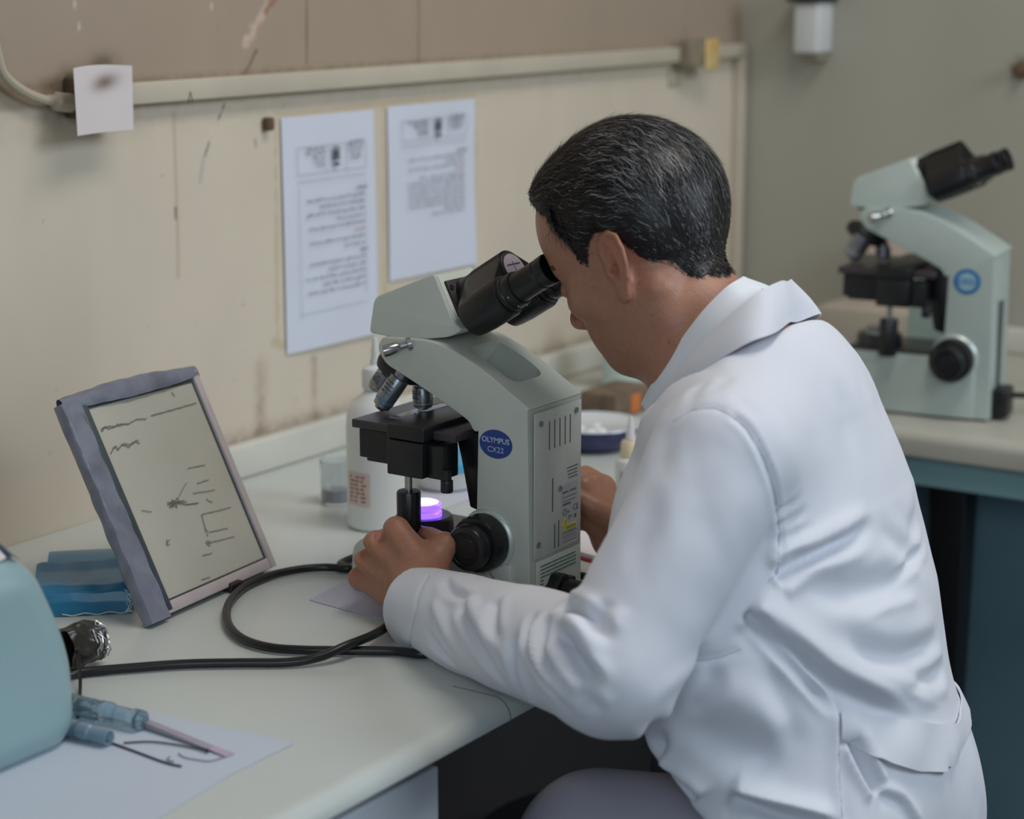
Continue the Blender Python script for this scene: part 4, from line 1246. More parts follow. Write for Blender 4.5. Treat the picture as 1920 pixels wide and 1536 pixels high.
# eyebrows: short strands over the brow ridge, both sides
ev = []; 
er_ = np.random.RandomState(8)
for s in (-1, 1):
    for k in range(170):
        t = er_.rand(); c = A3(s * (.014 + .040 * t), .0925 - .022 * t * t, .0235 + .007 * math.sin(t * 2.6) + (er_.rand() - .5) * .006)
        dd_ = A3(s * .006, -.002, .002 - .003 * t)
        ev.append((c, c + dd_))
bm_ = MB()
for a, b in ev: bm_.tube([from_head(a), from_head((a + b) / 2 + A3(0, .0008, 0)), from_head(b)], [.0003, .0003, .0001], 3, cap=False)
bm_.build('eyebrows', mat('brow_hair', (30, 24, 22), .5), man, recalc=False)

# ---------------- lab coat
SQZ = A3(.60, 1, 1)
def flat(p, a, b, ra, rb):
    c = A3(1.555, 0, 0); return cone((p - c), a - c, b - c, ra, rb, SQZ)
TC = lambda px, py: PX(px, py, 1.555)
CUF = PX(785, 1140, 1.425)
C_hip = TC(1535, 1620); C_hip2 = TC(1535, 1500); C_wst = TC(1512, 1380); C_mid = TC(1470, 1160); C_che = TC(1432, 960); C_up = TC(1408, 800); C_nk = TC(1385, 700)
def thigh(p):
    d = None
    for s in (-1, 1):
        c = cone(p, (1.555 + s * .10, .70, .595), (1.555 + s * .135, .965, .545), .100, .084)
        d = c if d is None else smin(d, c, .05)
    return d
def sleeve_l(p):
    u = cone(p, LSH, LEL, .0575, .0505)
    ds = CUF - LEL; e = CUF
    f = cone(p, LEL, e, .0525, .0395)
    d = smin(u, f, .018)
    ax = ds / np.linalg.norm(ds); t = (p - e) @ ax
    d = smax(d, t, .004)                                   # open cuff, cut square
    hol = cone(p, e - ax * .05, e + ax * .03, .0325, .0335)
    return smax(d, -hol, .003)
def sleeve_r(p):
    u = cone(p, RSH, REL, .058, .058)
    ds = RWR - REL; ax = ds / np.linalg.norm(ds); e = RWR + ax * .012
    f = cone(p, REL, e, .058, .042)
    d = smin(u, f, .018)
    d = np.maximum(d, (p - e) @ ax)
    return np.maximum(d, -cone(p, e - ax * .05, e + ax * .03, .037, .0385))
def coat_sdf(p):
    d = flat(p, C_hip, C_hip2, .114, .112)
    d = smin(d, flat(p, C_hip2, C_wst, .112, .110), .02)
    d = smin(d, flat(p, C_wst, C_mid, .110, .113), .04)
    d = smin(d, flat(p, C_mid, C_che, .113, .106), .04)
    d = smin(d, flat(p, C_che, C_up, .108, .080), .04)
    d = smin(d, cone(p, C_up, C_nk, .070, .055), .04)
    d = smin(d, ell(p, TC(1465, 850) + A3(-.005, 0, 0), (.12, .066, .12)), .05)
    for S, s in ((LSH, 1), (RSH, -1)):
        d = smin(d, cone(p, C_up + A3(0, 0, .020), S + A3(s * .012, 0, .004), .060, .052), .045)
    sk = thigh(p); sk = np.maximum(sk, .46 - p[:, 2]); sk = smax(sk, (p[:, 1] - .815) * .8 - (p[:, 2] - .66) * .6, .004)
    d = smin(d, sk, .05)
    rem = np.maximum(-((p[:, 1] - .786) - 1.5 * (p[:, 2] - .728)) / 1.8, .690 - p[:, 1])
    d = smax(d, -rem, .010)
    d = smin(d, sleeve_r(p), .022)
    d = smin(d, sleeve_l(p), .014)
    # the coat lies below the collar line
    a_, b_ = (.846, .984), (.722, 1.072)
    L2_ = math.hypot(b_[0] - a_[0], b_[1] - a_[1]); ny, nz = (b_[1] - a_[1]) / L2_, -(b_[0] - a_[0]) / L2_
    s_ = (p[:, 1] - a_[0]) * ny + (p[:, 2] - a_[1]) * nz - .0085
    rem = np.maximum(np.maximum(-s_, p[:, 1] - .905), np.abs(p[:, 0] - 1.555) - .110)
    d = smax(d, -rem, .010)
    # neck opening
    d = smax(d, -cone(p, NK0, TC(1372, 672), .060, .060), .008)
    d = smax(d, -cone(p, TC(1180, 560), TC(1268, 715), .056, .050), .008)
    return d
CV, CQ = sdf_mesh(coat_sdf, (1.13, .46, .44), (2.0, 1.14, 1.16), .0031)
CV = relax(CV, CQ, 1, .5)
cb = BVHTree.FromPolygons([Vector(v) for v in CV], [tuple(int(i) for i in f) for f in CQ])
def hit(px, py, bvh=None):
    r = (bvh or cb).ray_cast(Vector(CAM), Vector(ray(px, py)).normalized())
    return None if r[0] is None else np.array(r[0])
CN = vnormals(CV, CQ)
def fold(V, N, pix, w, amp, kind='valley', taper=(.3, .3)):
    """press a fold that runs along a line on the cloth"""
    pts = [hit(*q) for q in pix]; pts = [q for q in pts if q is not None]
    if len(pts) < 2: return V
    sm = np.array([tuple(q) for q in catmull(pts, 5)])
    s = np.concatenate([[0], np.cumsum(np.linalg.norm(np.diff(sm, axis=0), axis=1))]); s /= s[-1]
    lo_ = sm.min(0) - 4 * w; hi_ = sm.max(0) + 4 * w
    I = np.where(((V > lo_) & (V < hi_)).all(1))[0]
    if not len(I): return V
    P = V[I]; best = np.full(len(I), 9.); bt = np.zeros(len(I)); bs = np.zeros(len(I))
    for k in range(len(sm) - 1):
        a, b = sm[k], sm[k + 1]; d = b - a; L2 = d @ d
        t = np.clip(((P - a) @ d) / L2, 0, 1); r = P - a - t[:, None] * d; dist = np.linalg.norm(r, axis=1)
        sd = np.einsum('ij,ij->i', np.cross(N[I], d[None] / math.sqrt(L2)), r)
        m = dist < best; best[m] = dist[m]; bt[m] = s[k] + t[m] * (s[k + 1] - s[k]); bs[m] = sd[m]
    tp = np.ones(len(I))
    if taper[0]: tp *= smooth01(0, taper[0], bt)
    if taper[1]: tp *= smooth01(0, taper[1], 1 - bt)
    u = bs / w
    if kind == 'valley': h = -np.exp(-(best / w) ** 2) + .35 * np.exp(-((np.abs(best) - 1.9 * w) / w) ** 2)
    elif kind == 'ridge': h = np.exp(-(best / w) ** 2)
    elif kind == 'groove': h = -np.exp(-(best / w) ** 2)
    elif kind == 'step': h = np.tanh(u * 2.2) * np.exp(-(best / (2.2 * w)) ** 2)
    else: h = -np.tanh(u * 2.2) * np.exp(-(best / (2.2 * w)) ** 2)
    V = V.copy(); V[I] += N[I] * (h * tp * amp * (1.25 if amp > .003 else 1))[:, None]
    return V
FOLDS = [
 # back and side
 ([(1452, 1086), (1500, 1056), (1555, 1030), (1610, 1000), (1645, 972)], .009, .0090, 'valley', (.05, .5)),
 ([(1470, 1060), (1540, 1015), (1600, 975), (1650, 950)], .012, .0035, 'ridge', (.2, .5)),
 ([(1399, 1141), (1485, 1202), (1555, 1259), (1625, 1297), (1720, 1348)], .011, .0085, 'step', (.05, .3)),
 ([(1399, 1146), (1440, 1195), (1500, 1262), (1545, 1312), (1570, 1338)], .006, .0085, 'valley', (.05, .25)),
 ([(1425, 1155), (1480, 1220), (1535, 1275), (1570, 1325)], .006, .0040, 'ridge', (.2, .3)),
 ([(1490, 1098), (1570, 1106), (1650, 1100), (1720, 1075)], .016, .0060, 'valley', (.3, .4)),
 ([(1560, 1165), (1627, 1226), (1700, 1230), (1764, 1196)], .014, .0065, 'valley', (.3, .3)),
 ([(1690, 1286), (1730, 1276), (1775, 1250)], .011, .0065, 'valley', (.3, .3)),
 ([(1600, 1240), (1680, 1275), (1760, 1300)], .010, .0035, 'ridge', (.3, .3)),
 ([(1640, 975), (1680, 1020), (1740, 1060)], .012, .0030, 'valley', (.3, .3)),
 ([(1700, 1010), (1725, 960), (1735, 900)], .014, .0030, 'valley', (.3, .4)),
 ([(1735, 1155), (1765, 1110), (1772, 1070)], .010, .0035, 'valley', (.3, .3)),
 ([(1573, 1342), (1573, 1400), (1574, 1470), (1579, 1534)], .0045, .0050, 'pets', (0, 0)),
 ([(1300, 1240), (1350, 1232), (1390, 1217)], .0028, .0018, 'groove', (.1, .1)),
 ([(1260, 1330), (1330, 1380), (1420, 1420), (1500, 1440)], .022, .0055, 'valley', (.3, .3)),
 ([(1340, 1270), (1420, 1330), (1500, 1400)], .020, .0035, 'ridge', (.3, .3)),
 ([(1366, 1482), (1438, 1508), (1530, 1536)], .007, .0130, 'step', (.1, .0)),
 ([(1205, 1385), (1240, 1425), (1290, 1470), (1312, 1500)], .007, .0080, 'step', (.1, .1)),
 ([(1215, 1340), (1235, 1400), (1290, 1460)], .010, .0060, 'valley', (.2, .2)),
 ([(1600, 1380), (1618, 1428), (1648, 1484)], .0075, .0125, 'valley', (.1, .1)),
 ([(1648, 1484), (1690, 1500), (1715, 1536)], .0045, .0040, 'step', (.1, .0)),
 ([(1440, 1092), (1490, 1072), (1545, 1056), (1600, 1040)], .0060, .0034, 'ridge', (.1, .5)),
 ([(1410, 1150), (1500, 1200), (1600, 1250), (1700, 1300), (1770, 1330)], .0055, .0034, 'ridge', (.1, .3)),
 ([(1650, 1110), (1700, 1065), (1735, 1000)], .0060, .0032, 'valley', (.2, .3)),
 ([(1600, 1170), (1660, 1140), (1725, 1120)], .0065, .0030, 'ridge', (.3, .3)),
 ([(1560, 700), (1590, 780), (1600, 860)], .016, .0022, 'valley', (.4, .4)),
 ([(1290, 1350), (1330, 1290), (1350, 1240)], .010, .0032, 'valley', (.3, .3)),
 ([(1420, 1230), (1470, 1330), (1490, 1420)], .012, .0032, 'valley', (.3, .3)),
 # armhole seam and the small gathers beside it
 ([(1365, 775), (1400, 802), (1435, 862), (1455, 930), (1462, 1000), (1458, 1075)], .0032, .0026, 'valley', (.05, .05)),
 ([(1365, 775), (1340, 765), (1300, 768), (1262, 790)], .003, .0018, 'groove', (.1, .4)),
 ([(1462, 960), (1482, 948), (1505, 928)], .0045, .0030, 'valley', (.0, .6)),
 ([(1464, 985), (1490, 972), (1520, 950)], .0045, .0034, 'valley', (.0, .6)),
 ([(1464, 1012), (1495, 1000), (1530, 978)], .0050, .0036, 'valley', (.0, .6)),
 ([(1462, 1040), (1500, 1024), (1545, 1000)], .0050, .0034, 'valley', (.0, .6)),
 ([(1435, 790), (1400, 760), (1380, 735)], .008, .0010, 'valley', (.3, .3)),
 ([(1375, 700), (1345, 725), (1320, 755)], .008, .0012, 'valley', (.3, .4)),
 ([(1330, 710), (1300, 745), (1285, 790)], .009, .0016, 'valley', (.3, .4)),
 ([(1265, 790), (1245, 850), (1225, 910)], .011, .0020, 'valley', (.3, .4)),
 ([(1340, 860), (1310, 960), (1290, 1040)], .018, .0022, 'valley', (.4, .4)),
 ([(1240, 900), (1215, 980), (1170, 1080)], .014, .0028, 'valley', (.4, .4)),
 # sleeve round the elbow
 ([(1008, 1140), (992, 1175), (998, 1228), (1023, 1272), (1062, 1312)], .0060, .0070, 'valley', (.2, .4)),
 ([(1022, 1150), (1006, 1185), (1012, 1232), (1040, 1280), (1085, 1330)], .0060, .0060, 'ridge', (.2, .3)),
 ([(968, 1180), (960, 1230), (972, 1285), (996, 1322)], .0075, .0065, 'valley', (.25, .35)),
 ([(1047, 1178), (1064, 1206), (1076, 1236), (1108, 1276), (1122, 1306)], .0085, .0125, 'valley', (.25, .35)),
 ([(1060, 1160), (1100, 1200), (1150, 1230)], .010, .0060, 'ridge', (.3, .4)),
 ([(1052, 1132), (1090, 1150), (1128, 1178), (1150, 1215)], .0075, .0080, 'valley', (.05, .4)),
 ([(1035, 1158), (1020, 1200), (1030, 1250), (1050, 1280)], .0050, .0060, 'valley', (.2, .3)),
 ([(861, 1120), (877, 1168), (900, 1210), (930, 1262), (960, 1298)], .0070, .0055, 'valley', (.2, .4)),
 ([(880, 1112), (902, 1165), (935, 1215), (970, 1270)], .0075, .0045, 'ridge', (.2, .4)),
 ([(797, 1180), (829, 1222), (866, 1258)], .0065, .0045, 'valley', (.3, .4)),
 ([(812, 1110), (826, 1160), (850, 1205), (880, 1240)], .008, .0040, 'ridge', (.3, .4)),
 ([(932, 1122), (927, 1176), (940, 1225)], .0070, .0048, 'valley', (.15, .4)),
 ([(830, 1085), (850, 1110), (885, 1118)], .0055, .0045, 'valley', (.2, .3)),
 ([(1140, 1120), (1120, 1165), (1118, 1200)], .010, .0050, 'valley', (.3, .4)),
 ([(1180, 1360), (1250, 1290), (1330, 1200), (1400, 1125)], .012, .0030, 'ridge', (.3, .3)),
 ([(1120, 1340), (1090, 1290), (1075, 1260)], .008, .0040, 'valley', (.2, .4)),
 # cuff hem
 ([(806, 1080), (786, 1118), (775, 1165), (768, 1212)], .0022, .0022, 'groove', (.0, .0)),
]
for (a_, w_f, *r_f) in FOLDS: CV = fold(CV, CN, a_, w_f * (.78 if w_f > .005 else 1), *r_f)
CN = vnormals(CV, CQ)
wr_ = vnoise(CV[:, 0] * 1.3 + CV[:, 1], CV[:, 2] + CV[:, 0] * .4, .055, 31) - .5; wr2 = vnoise(CV[:, 1] - CV[:, 0], CV[:, 2] * .8 - CV[:, 1] * .5, .021, 32) - .5
CV = CV + CN * (wr_ * .0030 + wr2 * .0010)[:, None]
CV = relax(CV, CQ, 1, .35)
m_coat = mat('coat_cotton', (216, 218, 227), .75, bump=.10, bscale=900, Sheen_Weight=.15)
coat = mesh_from('lab_coat', CV, CQ, m_coat, man)
cb = BVHTree.FromPolygons([Vector(v) for v in CV], [tuple(int(i) for i in f) for f in CQ])

# ---------------- stitched seams lying on the cloth
m_seam = mat('seam_thread', (186, 191, 204), .8)
for pix in ([(1365, 775), (1400, 802), (1435, 862), (1455, 930), (1462, 1000), (1458, 1075), (1440, 1092)], [(1365, 775), (1340, 765), (1300, 768), (1262, 790)],
            [(806, 1078), (786, 1118), (775, 1165), (768, 1212)], [(1300, 1240), (1350, 1232), (1390, 1217)], [(1573, 1345), (1573, 1400), (1574, 1470), (1579, 1532)]):
    pts = [hit(*(np.array(a_) * (1 - t) + np.array(b_) * t)) for a_, b_ in zip(pix, pix[1:]) for t in np.linspace(0, 1, 9)[:-1]] + [hit(*pix[-1])]
    pts = [Vector(q) for q in pts if q is not None]
    if len(pts) > 3: MB().tube(pts, .0005, 5).build('seam', m_seam, man)
# ---------------- collars: folded bands running round the back of the neck
def mirrored(pts):
    return [Vector(p) for p in pts] + [Vector((1.555 + (1.555 - p[0]) * .72, p[1] + .012 * min(1, (1.555 - p[0]) / .04), p[2] - .003)) for p in reversed(pts[:-1])]
def collar(name, U, L_, m, bulge, thick=.0014, roll=None):
    A_ = catmull(mirrored(U), 10); B_ = catmull(mirrored(L_), 10)
    n = len(A_) - 1
    cen = Vector(NK1)
    def f(u, v):
        i = min(n, int(round(u * n)))
        a, b = A_[i], B_[i]; p = a.lerp(b, v)
        o = (p - Vector((1.555, cen.y, p.z))); o.z = 0; o.normalize()
        return p + o * (bulge * math.sin(v * PI)) + Vector((0, 0, .0012 * math.sin(u * 31) * v))
    mb = MB().grid(f, n, 8, thick)
    if roll:                                      # the stand inside the fold
        def f2(u, v):
            i = min(n, int(round(u * n))); a = A_[i]
            o = (a - Vector((1.555, cen.y, a.z))); o.z = 0; o.normalize()
            return a + (Vector(roll) * v) - o * (.0045 * math.sin(min(1, v * 2) * PI / 2))
        mb.grid(f2, n, 5, thick)
    return mb.build(name, m, man, angle=1.2, recalc=True)
m_shirt = mat('shirt_collar_cotton', (226, 230, 238), .7, bump=.06, bscale=900)
U1 = [PX(1204, 757, 1.520), PX(1232, 706, 1.505), PX(1275, 643, 1.500), PX(1318, 586, 1.503), PX(1362, 541, 1.520), PX(1386, 525, 1.542), PX(1393, 521, 1.555)]
L1 = [PX(1228, 770, 1.512), PX(1262, 722, 1.495), PX(1306, 664, 1.490), PX(1356, 612, 1.494), PX(1402, 566, 1.512), PX(1424, 549, 1.540), PX(1430, 546, 1.555)]
collar('shirt_collar', U1, L1, m_shirt, .002, roll=(0, .0, -.02))
U2 = [PX(1229, 768, 1.513), PX(1255, 722, 1.493), PX(1300, 663, 1.484), PX(1366, 597, 1.488), PX(1424, 549, 1.508), PX(1460, 529, 1.538), PX(1473, 529, 1.555)]
L2 = [PX(1231, 774, 1.505), PX(1272, 730, 1.482), PX(1325, 690, 1.466), PX(1392, 652, 1.464), PX(1440, 628, 1.482), PX(1470, 610, 1.524), PX(1483, 604, 1.555)]
coll = collar('coat_collar', U2, L2, m_coat, .003, .002, roll=(0, .004, -.035))

# ---------------- back belt on the waist, with real thickness
def around(px, py, up):
    pass
BP = [hit(x, y) for x, y in ((1576, 1362), (1612, 1372), (1660, 1388), (1710, 1398), (1760, 1402), (1800, 1398))]
_ba = np.array([math.atan2(-(p[1] - C_wst[1]), -(p[0] - 1.555)) for p in BP]); _bz = np.array([p[2] for p in BP])
def belt_f(u, v):
    a = _ba[0] + u * (PI * .80)
    dirv = Vector((-math.cos(a), math.sin(-a), 0))
    z = float(np.interp(a, _ba, _bz)) + (.5 - v) * (.024 + .018 * min(1, u * 4))
    o = Vector((1.555, C_wst[1], z)); r = cb.ray_cast(o, dirv)
    if r[0] is None: return o + dirv * .15
    return r[0] + dirv * (.0016 + .0018 * v + .0012 * math.sin(u * 25 + v * 4))
# ---------------- shirt under the coat, closing the neckline
def shirt_sdf(p):
    d = cone(p, NK0, NK1, .0555, .0615)
    d = smin(d, cone(p, from_head(A3(0, .005, -.050)), NK1 + A3(0, .02, -.05), .043, .0535), .03)
    d = smin(d, cone(p, C_nk, C_up, .062, .070), .03)
    for S in (LSH, RSH): d = smin(d, cone(p, NK1 * .5 + S * .5 - A3(0, 0, .03), S - A3(0, 0, .02), .047, .040), .04)
    a_, b_ = (.846, .984), (.722, 1.072)
    L2_ = math.hypot(b_[0] - a_[0], b_[1] - a_[1]); ny, nz = (b_[1] - a_[1]) / L2_, -(b_[0] - a_[0]) / L2_
    s_ = (p[:, 1] - a_[0]) * ny + (p[:, 2] - a_[1]) * nz
    return np.maximum(np.maximum(d, s_ - .009), .90 - p[:, 2])
V_, Q_ = sdf_mesh(shirt_sdf, (1.33, .62, .86), (1.78, .96, 1.12), .004)
mesh_from('shirt', relax(V_, Q_, 1), Q_, m_shirt, man)
# ---------------- legs, shoes (under the worktop)
m_lap_shade = mat('lap_shade_grey', (172, 170, 184), .8)  # lap grey holds the shade on the coat skirt over the thighs
def leg_sdf(p):
    d = None
    for s in (-1, 1):
        c = chain(p, [A3(1.555 + s * .10, .70, .592), A3(1.555 + s * .125, .862, .588), A3(1.555 + s * .12, .90, .09)], (.088, .079, .047))
        d = c if d is None else np.minimum(d, c)
    return smin(d, ell(p, (1.555, .68, .565), (.16, .11, .085)), .04)
TV, TQ = sdf_mesh(leg_sdf, (1.25, .5, .0), (1.86, 1.2, .72), .008)
mesh_from('trousers_and_lap', relax(TV, TQ, 2), TQ, m_lap_shade, man)
for s in (-1, 1):
    def shoe(p, s=s):
        c = A3(1.555 + s * .12, .97, .0)
        d = smin(ell(p, c + A3(0, .07, .035), (.045, .11, .035)), ell(p, c + A3(0, -.02, .05), (.042, .055, .055)), .03)
        return np.maximum(d, .004 - p[:, 2])
    V_, Q_ = sdf_mesh(shoe, (1.38 if s < 0 else 1.60, .84, -.02), (1.50 if s < 0 else 1.74, 1.16, .14), .006)
    mesh_from('shoe', relax(V_, Q_, 1), Q_, mat('shoe_leather', (30, 26, 24), .35), man)
MB().grid(belt_f, 70, 6, .0022).build('back_belt', m_coat, man, angle=1.2)
# ================================================================ THINGS ON THE WORKTOP
Zt = TOP + .0004
def V(*a): return Vector(a)
def OZ(px, py, z=TOP): return Vector(on_z(px, py, z))
def sheet_on_top(name, label, cat, poly, m, z=TOP + .0004, t=.0005, curl=0.0):
    pts = [OZ(*q) for q in poly]
    mb = MB().prism([(p.x, p.y) for p in pts], z, z + t, 'z')
    return tag(mb.build(name, m), label, cat)
m_sheet = mat('plain_paper', (196, 204, 216), .7, vary=.03, scale=6)
sheet_on_top('paper_sheet', 'large pale blue-white paper sheet lying at the near corner of the worktop', 'paper', [(-60, 1330), (268, 1336), (400, 1362), (552, 1395), (430, 1456), (285, 1545), (-60, 1650)], m_sheet)
sheet_on_top('paper_scrap', 'small lilac-white paper scrap with a pointed end under the microscope base', 'paper', [(580, 1126), (640, 1094), (700, 1090), (790, 1120), (770, 1172), (735, 1166), (650, 1146)], mat('lilac_paper', (196, 194, 212), .7), t=.0004)
sheet_on_top('paper_sheet', 'white paper sheet lying behind the microscope beside the small tub', 'paper', [(700, 985), (800, 905), (905, 885), (905, 930), (780, 972)], mat('lilac_paper2', (206, 206, 220), .7))

# ---- power cord of the microscope
m_cord = mat('cord_rubber', (22, 22, 24), .32)
r_ = .0042
zc = TOP + r_ + .0009
def cp(px, py, dz=0): return tuple(OZ(px, py, zc)[:2]) + (zc + dz,)
cord = thing('power_cord', 'black power cord looping over the worktop to the base of the used microscope', 'cord', cp(430, 1140))
pl_ = Vector((SX + .040, Y0 - .016, TOP + .028))
a = [tuple(pl_ + V(0, -.030, 0)), tuple(pl_ + V(.002, -.055, -.012)), (SX + .075, Y0 - .072, zc), (SX + .142, Y0 - .03, zc), (SX + .152, Y0 + .08, zc), (SX + .145, Y0 + .21, zc), (SX + .10, Y0 + .262, zc), (SX + .05, Y0 + .268, zc)]
loop = [cp(x, y) for x, y in ((655, 1066), (610, 1064), (560, 1068), (505, 1080), (455, 1103), (428, 1135), (428, 1170), (455, 1198), (505, 1214), (570, 1219), (650, 1220), (740, 1221), (800, 1226))]
under = [(*OZ(850, 1205, zc)[:2], zc), (*OZ(838, 1172, zc)[:2], zc), (*OZ(775, 1140, zc)[:2], zc)]
tail = [cp(738, 1152), cp(729, 1180, .0045), cp(700, 1208, .0088), cp(650, 1228, .0088), cp(600, 1238, .0030), cp(540, 1242), cp(450, 1243), cp(350, 1245), cp(250, 1252), cp(160, 1260), cp(120, 1268), cp(60, 1285)]
MB().tube(catmull(a + loop + under + tail, 9), r_, 12).build('cable', m_cord, cord)
pm = MB().prism([(pl_.x - .011, pl_.z - .010), (pl_.x + .011, pl_.z - .010), (pl_.x + .011, pl_.z + .006), (pl_.x + .006, pl_.z + .011), (pl_.x - .006, pl_.z + .011), (pl_.x - .011, pl_.z + .006)], pl_.y + .0015, pl_.y - .026, 'y', .002, 2)
pm.lathe([(.0075, 0), (.0075, .006), (.0062, .008), (.0072, .010), (.0058, .013), (.0045, .020)], pl_ + V(0, -.025, 0), (.0, -1, -.25), 16)
pm.build('plug', m_blk, cord)

# ---- framed chart in shrink wrap
BLc, BRc = OZ(285, 1176), OZ(515, 1071)
TLc, TRc = Vector(on_y(112, 766, 1.398)), Vector(on_y(364, 703, 1.402))
UPB = ((TLc - BLc) + (TRc - BRc)).normalized(); nrm = (BRc - BLc).cross(UPB).normalized()
if nrm.y > 0: nrm = -nrm
def bd(u, v, out=0.0):
    return BLc * (1 - u) * (1 - v) + BRc * u * (1 - v) + TRc * u * v + TLc * (1 - u) * v + nrm * out + V(0, 0, .0050)
chart = thing('framed_chart', 'small framed chart sealed in grey plastic, standing tilted on the worktop near the wall', 'framed chart', tuple(BLc))
def slab(mb, u0, v0, u1, v1, o0, o1, bevel=.001, du=0, dv=0):
    mb.hexa([bd(u0, v0, o0), bd(u1, v0, o0), bd(u1, v1, o0), bd(u0, v1, o0), bd(u0, v0, o1), bd(u1, v0, o1), bd(u1, v1, o1), bd(u0, v1, o1)], bevel, 2)
    return mb
m_chart = mat('chart_sheet', (190, 187, 174), .45, vary=.06, scale=12)
m_wrap = mat('shrink_wrap_grey', (130, 134, 150), .38, vary=.35, scale=28, Coat_Weight=.15)
m_fr = mat('frame_rose_grey', (196, 184, 184), .3, vary=.1, scale=30)
m_frd = mat('frame_dark', (70, 80, 84), .3, vary=.2, scale=30)
slab(MB(), .02, .01, .985, .985, -.014, -.0065).build('backing', m_frd, chart)
MB().grid(lambda u, v: bd(.148 + .80 * u, .055 + .893 * v, .0), 24, 30, .0012).build('chart_sheet', m_chart, chart)
slab(MB(), .955, .0, 1.0, 1.0, -.004, .004, .0015).build('frame_strip', m_fr, chart)
slab(MB(), .10, .0, .952, .052, -.004, .004, .0015).build('frame_strip', m_fr, chart)
slab(MB(), .10, .012, .150, .985, -.004, .0045, .0015).build('frame_strip', m_frd, chart)
slab(MB(), .152, .945, .953, .955, -.003, .0012, .0003).build('inner_line', m_frd, chart)
slab(MB(), .152, .053, .953, .060, -.003, .0012, .0003).build('inner_line', m_frd, chart)
slab(MB(), .944, .062, .953, .944, -.003, .0012, .0003).build('inner_line', m_frd, chart)
# crumpled wrap: bulging roll down the left side and over the top edge
wr = random.Random(12)
def wrapf(u, v):
    c = bd(-.005, v * 1.0 - .01); a = -1.9 + 4.3 * u
    rr = .0125 + .0008 * math.sin(v * 5 + 1) + .0003 * math.sin(v * 19 + a * 2.5) + .0002 * math.sin(v * 43 - a * 4)
    U_ = (BRc - BLc).normalized()
    return c + U_ * (.011 - rr * math.cos(a) * 1.25) + nrm * (max(-.010, min(.0055, rr * 1.1 * math.sin(a))) + .0006 * math.sin(v * 37 + u * 9)) 
MB().grid(wrapf, 26, 120, .0004).build('plastic_wrap', m_wrap, chart, angle=.9)
def wrapt(u, v):
    c = bd(v * 1.01 - .005, .985); a = -1.7 + 4.0 * u
    rr = .0060 + .0045 * math.sin(v * PI) + .0003 * math.sin(v * 21 + a * 2) + .0002 * math.sin(v * 47 - a * 3)
    return c + UPB * (rr * math.cos(a) * 1.2) + nrm * (rr * .7 * math.sin(a))
MB().grid(wrapt, 22, 120, .0004).build('plastic_wrap', m_wrap, chart, angle=.9)
# print and stains on the chart
def on_chart(px, py, out=.0011):
    u, v = .5, .5
    def pj(u, v):
        d = np.array(bd(u, v, out)) - CAM; w = d @ FWD
        return np.array([960 + FPX * (d @ RGT) / w, 768 - FPX * (d @ UPV) / w])
    for _ in range(6):
        f0 = pj(u, v); J = np.stack([(pj(u + 1e-3, v) - f0) / 1e-3, (pj(u, v + 1e-3) - f0) / 1e-3], 1)
        du = np.linalg.solve(J, np.array([px, py]) - f0); u += du[0]; v += du[1]
    return bd(u, v, out)
pr = MB(); cr = random.Random(2)
def stroke(pts, r=.0004, jit=0.0):
    q = [on_chart(x + cr.uniform(-jit, jit), y + cr.uniform(-jit, jit)) for x, y in pts]
    pr.tube(q, r, 4)
def script_line(x0, y0, x1, y1, h, r=.00045):
    n = max(3, int(math.hypot(x1 - x0, y1 - y0) / (h * .55))); pts = []
    for k in range(n + 1):
        t = k / n; pts.append((x0 + (x1 - x0) * t, y0 + (y1 - y0) * t + cr.uniform(-h * .5, h * .4)))
    pr.tube([on_chart(*p) for p in pts], r, 4)
script_line(190, 806, 275, 784, 6); script_line(190, 805, 240, 792, 7); script_line(284, 779, 368, 756, 2.5)
script_line(208, 846, 262, 830, 12, .0005); script_line(212, 842, 260, 828, 10, .0004)
stroke([(322, 735), (328, 743)]); 
for (x0, y0, x1, y1) in ((352, 878, 385, 872), (370, 906, 392, 900), (362, 925, 403, 919), (378, 965, 433, 951), (392, 998, 428, 990), (390, 1018, 440, 1006), (380, 1042, 398, 1037), (378, 1087, 394, 1082), (266, 957, 285, 960), (312, 1022, 318, 1012)): script_line(x0, y0, x1, y1, 2, .00035)
stroke([(378, 965), (386, 994)]); stroke([(313, 1012), (313, 1022), (319, 1021)]); stroke([(387, 935), (392, 940), (399, 941)])
for k in range(16):
    a_ = cr.uniform(0, 6.28); L_ = cr.uniform(4, 18); stroke([(330, 942), (330 + L_ * math.cos(a_) * 1.2, 942 + L_ * math.sin(a_) * .7)], .0004)
stroke([(330, 942), (350, 946), (372, 943)], .0005); stroke([(334, 935), (340, 922), (350, 905)], .0003)
pr.build('chart_print', mat('faded_ink', (122, 118, 114), .6), chart, smooth=False)
st = MB()
for (x, y, r) in ((328, 943, .0042), (333, 938, .003), (322, 945, .0026), (387, 995, .0022), (391, 1018, .0032), (389, 1003, .0013)):
    c = on_chart(x, y, .0006); U_ = (BRc - BLc).normalized()
    q = [c + (U_ * math.cos(k * .7) + UPB * math.sin(k * .7)) * r * (.7 + .5 * cr.random()) for k in range(9)]
    st._add(q + [p + nrm * .0002 for p in q], [tuple(range(8, -1, -1)), tuple(range(9, 18))] + [(i, (i + 1) % 9, 9 + (i + 1) % 9, 9 + i) for i in range(9)])
st.build('stain', mat('brown_stain', (158, 138, 128), .6), chart, smooth=False)
# small dark clip at the foot
q = OZ(428, 1108)
tag(MB().box((q.x - .006, q.y - .010, Zt), (q.x + .012, q.y + .006, TOP + .010), .002).build('binder_clip', m_blkm), 'small dark clip under the lower edge of the framed chart', 'clip')

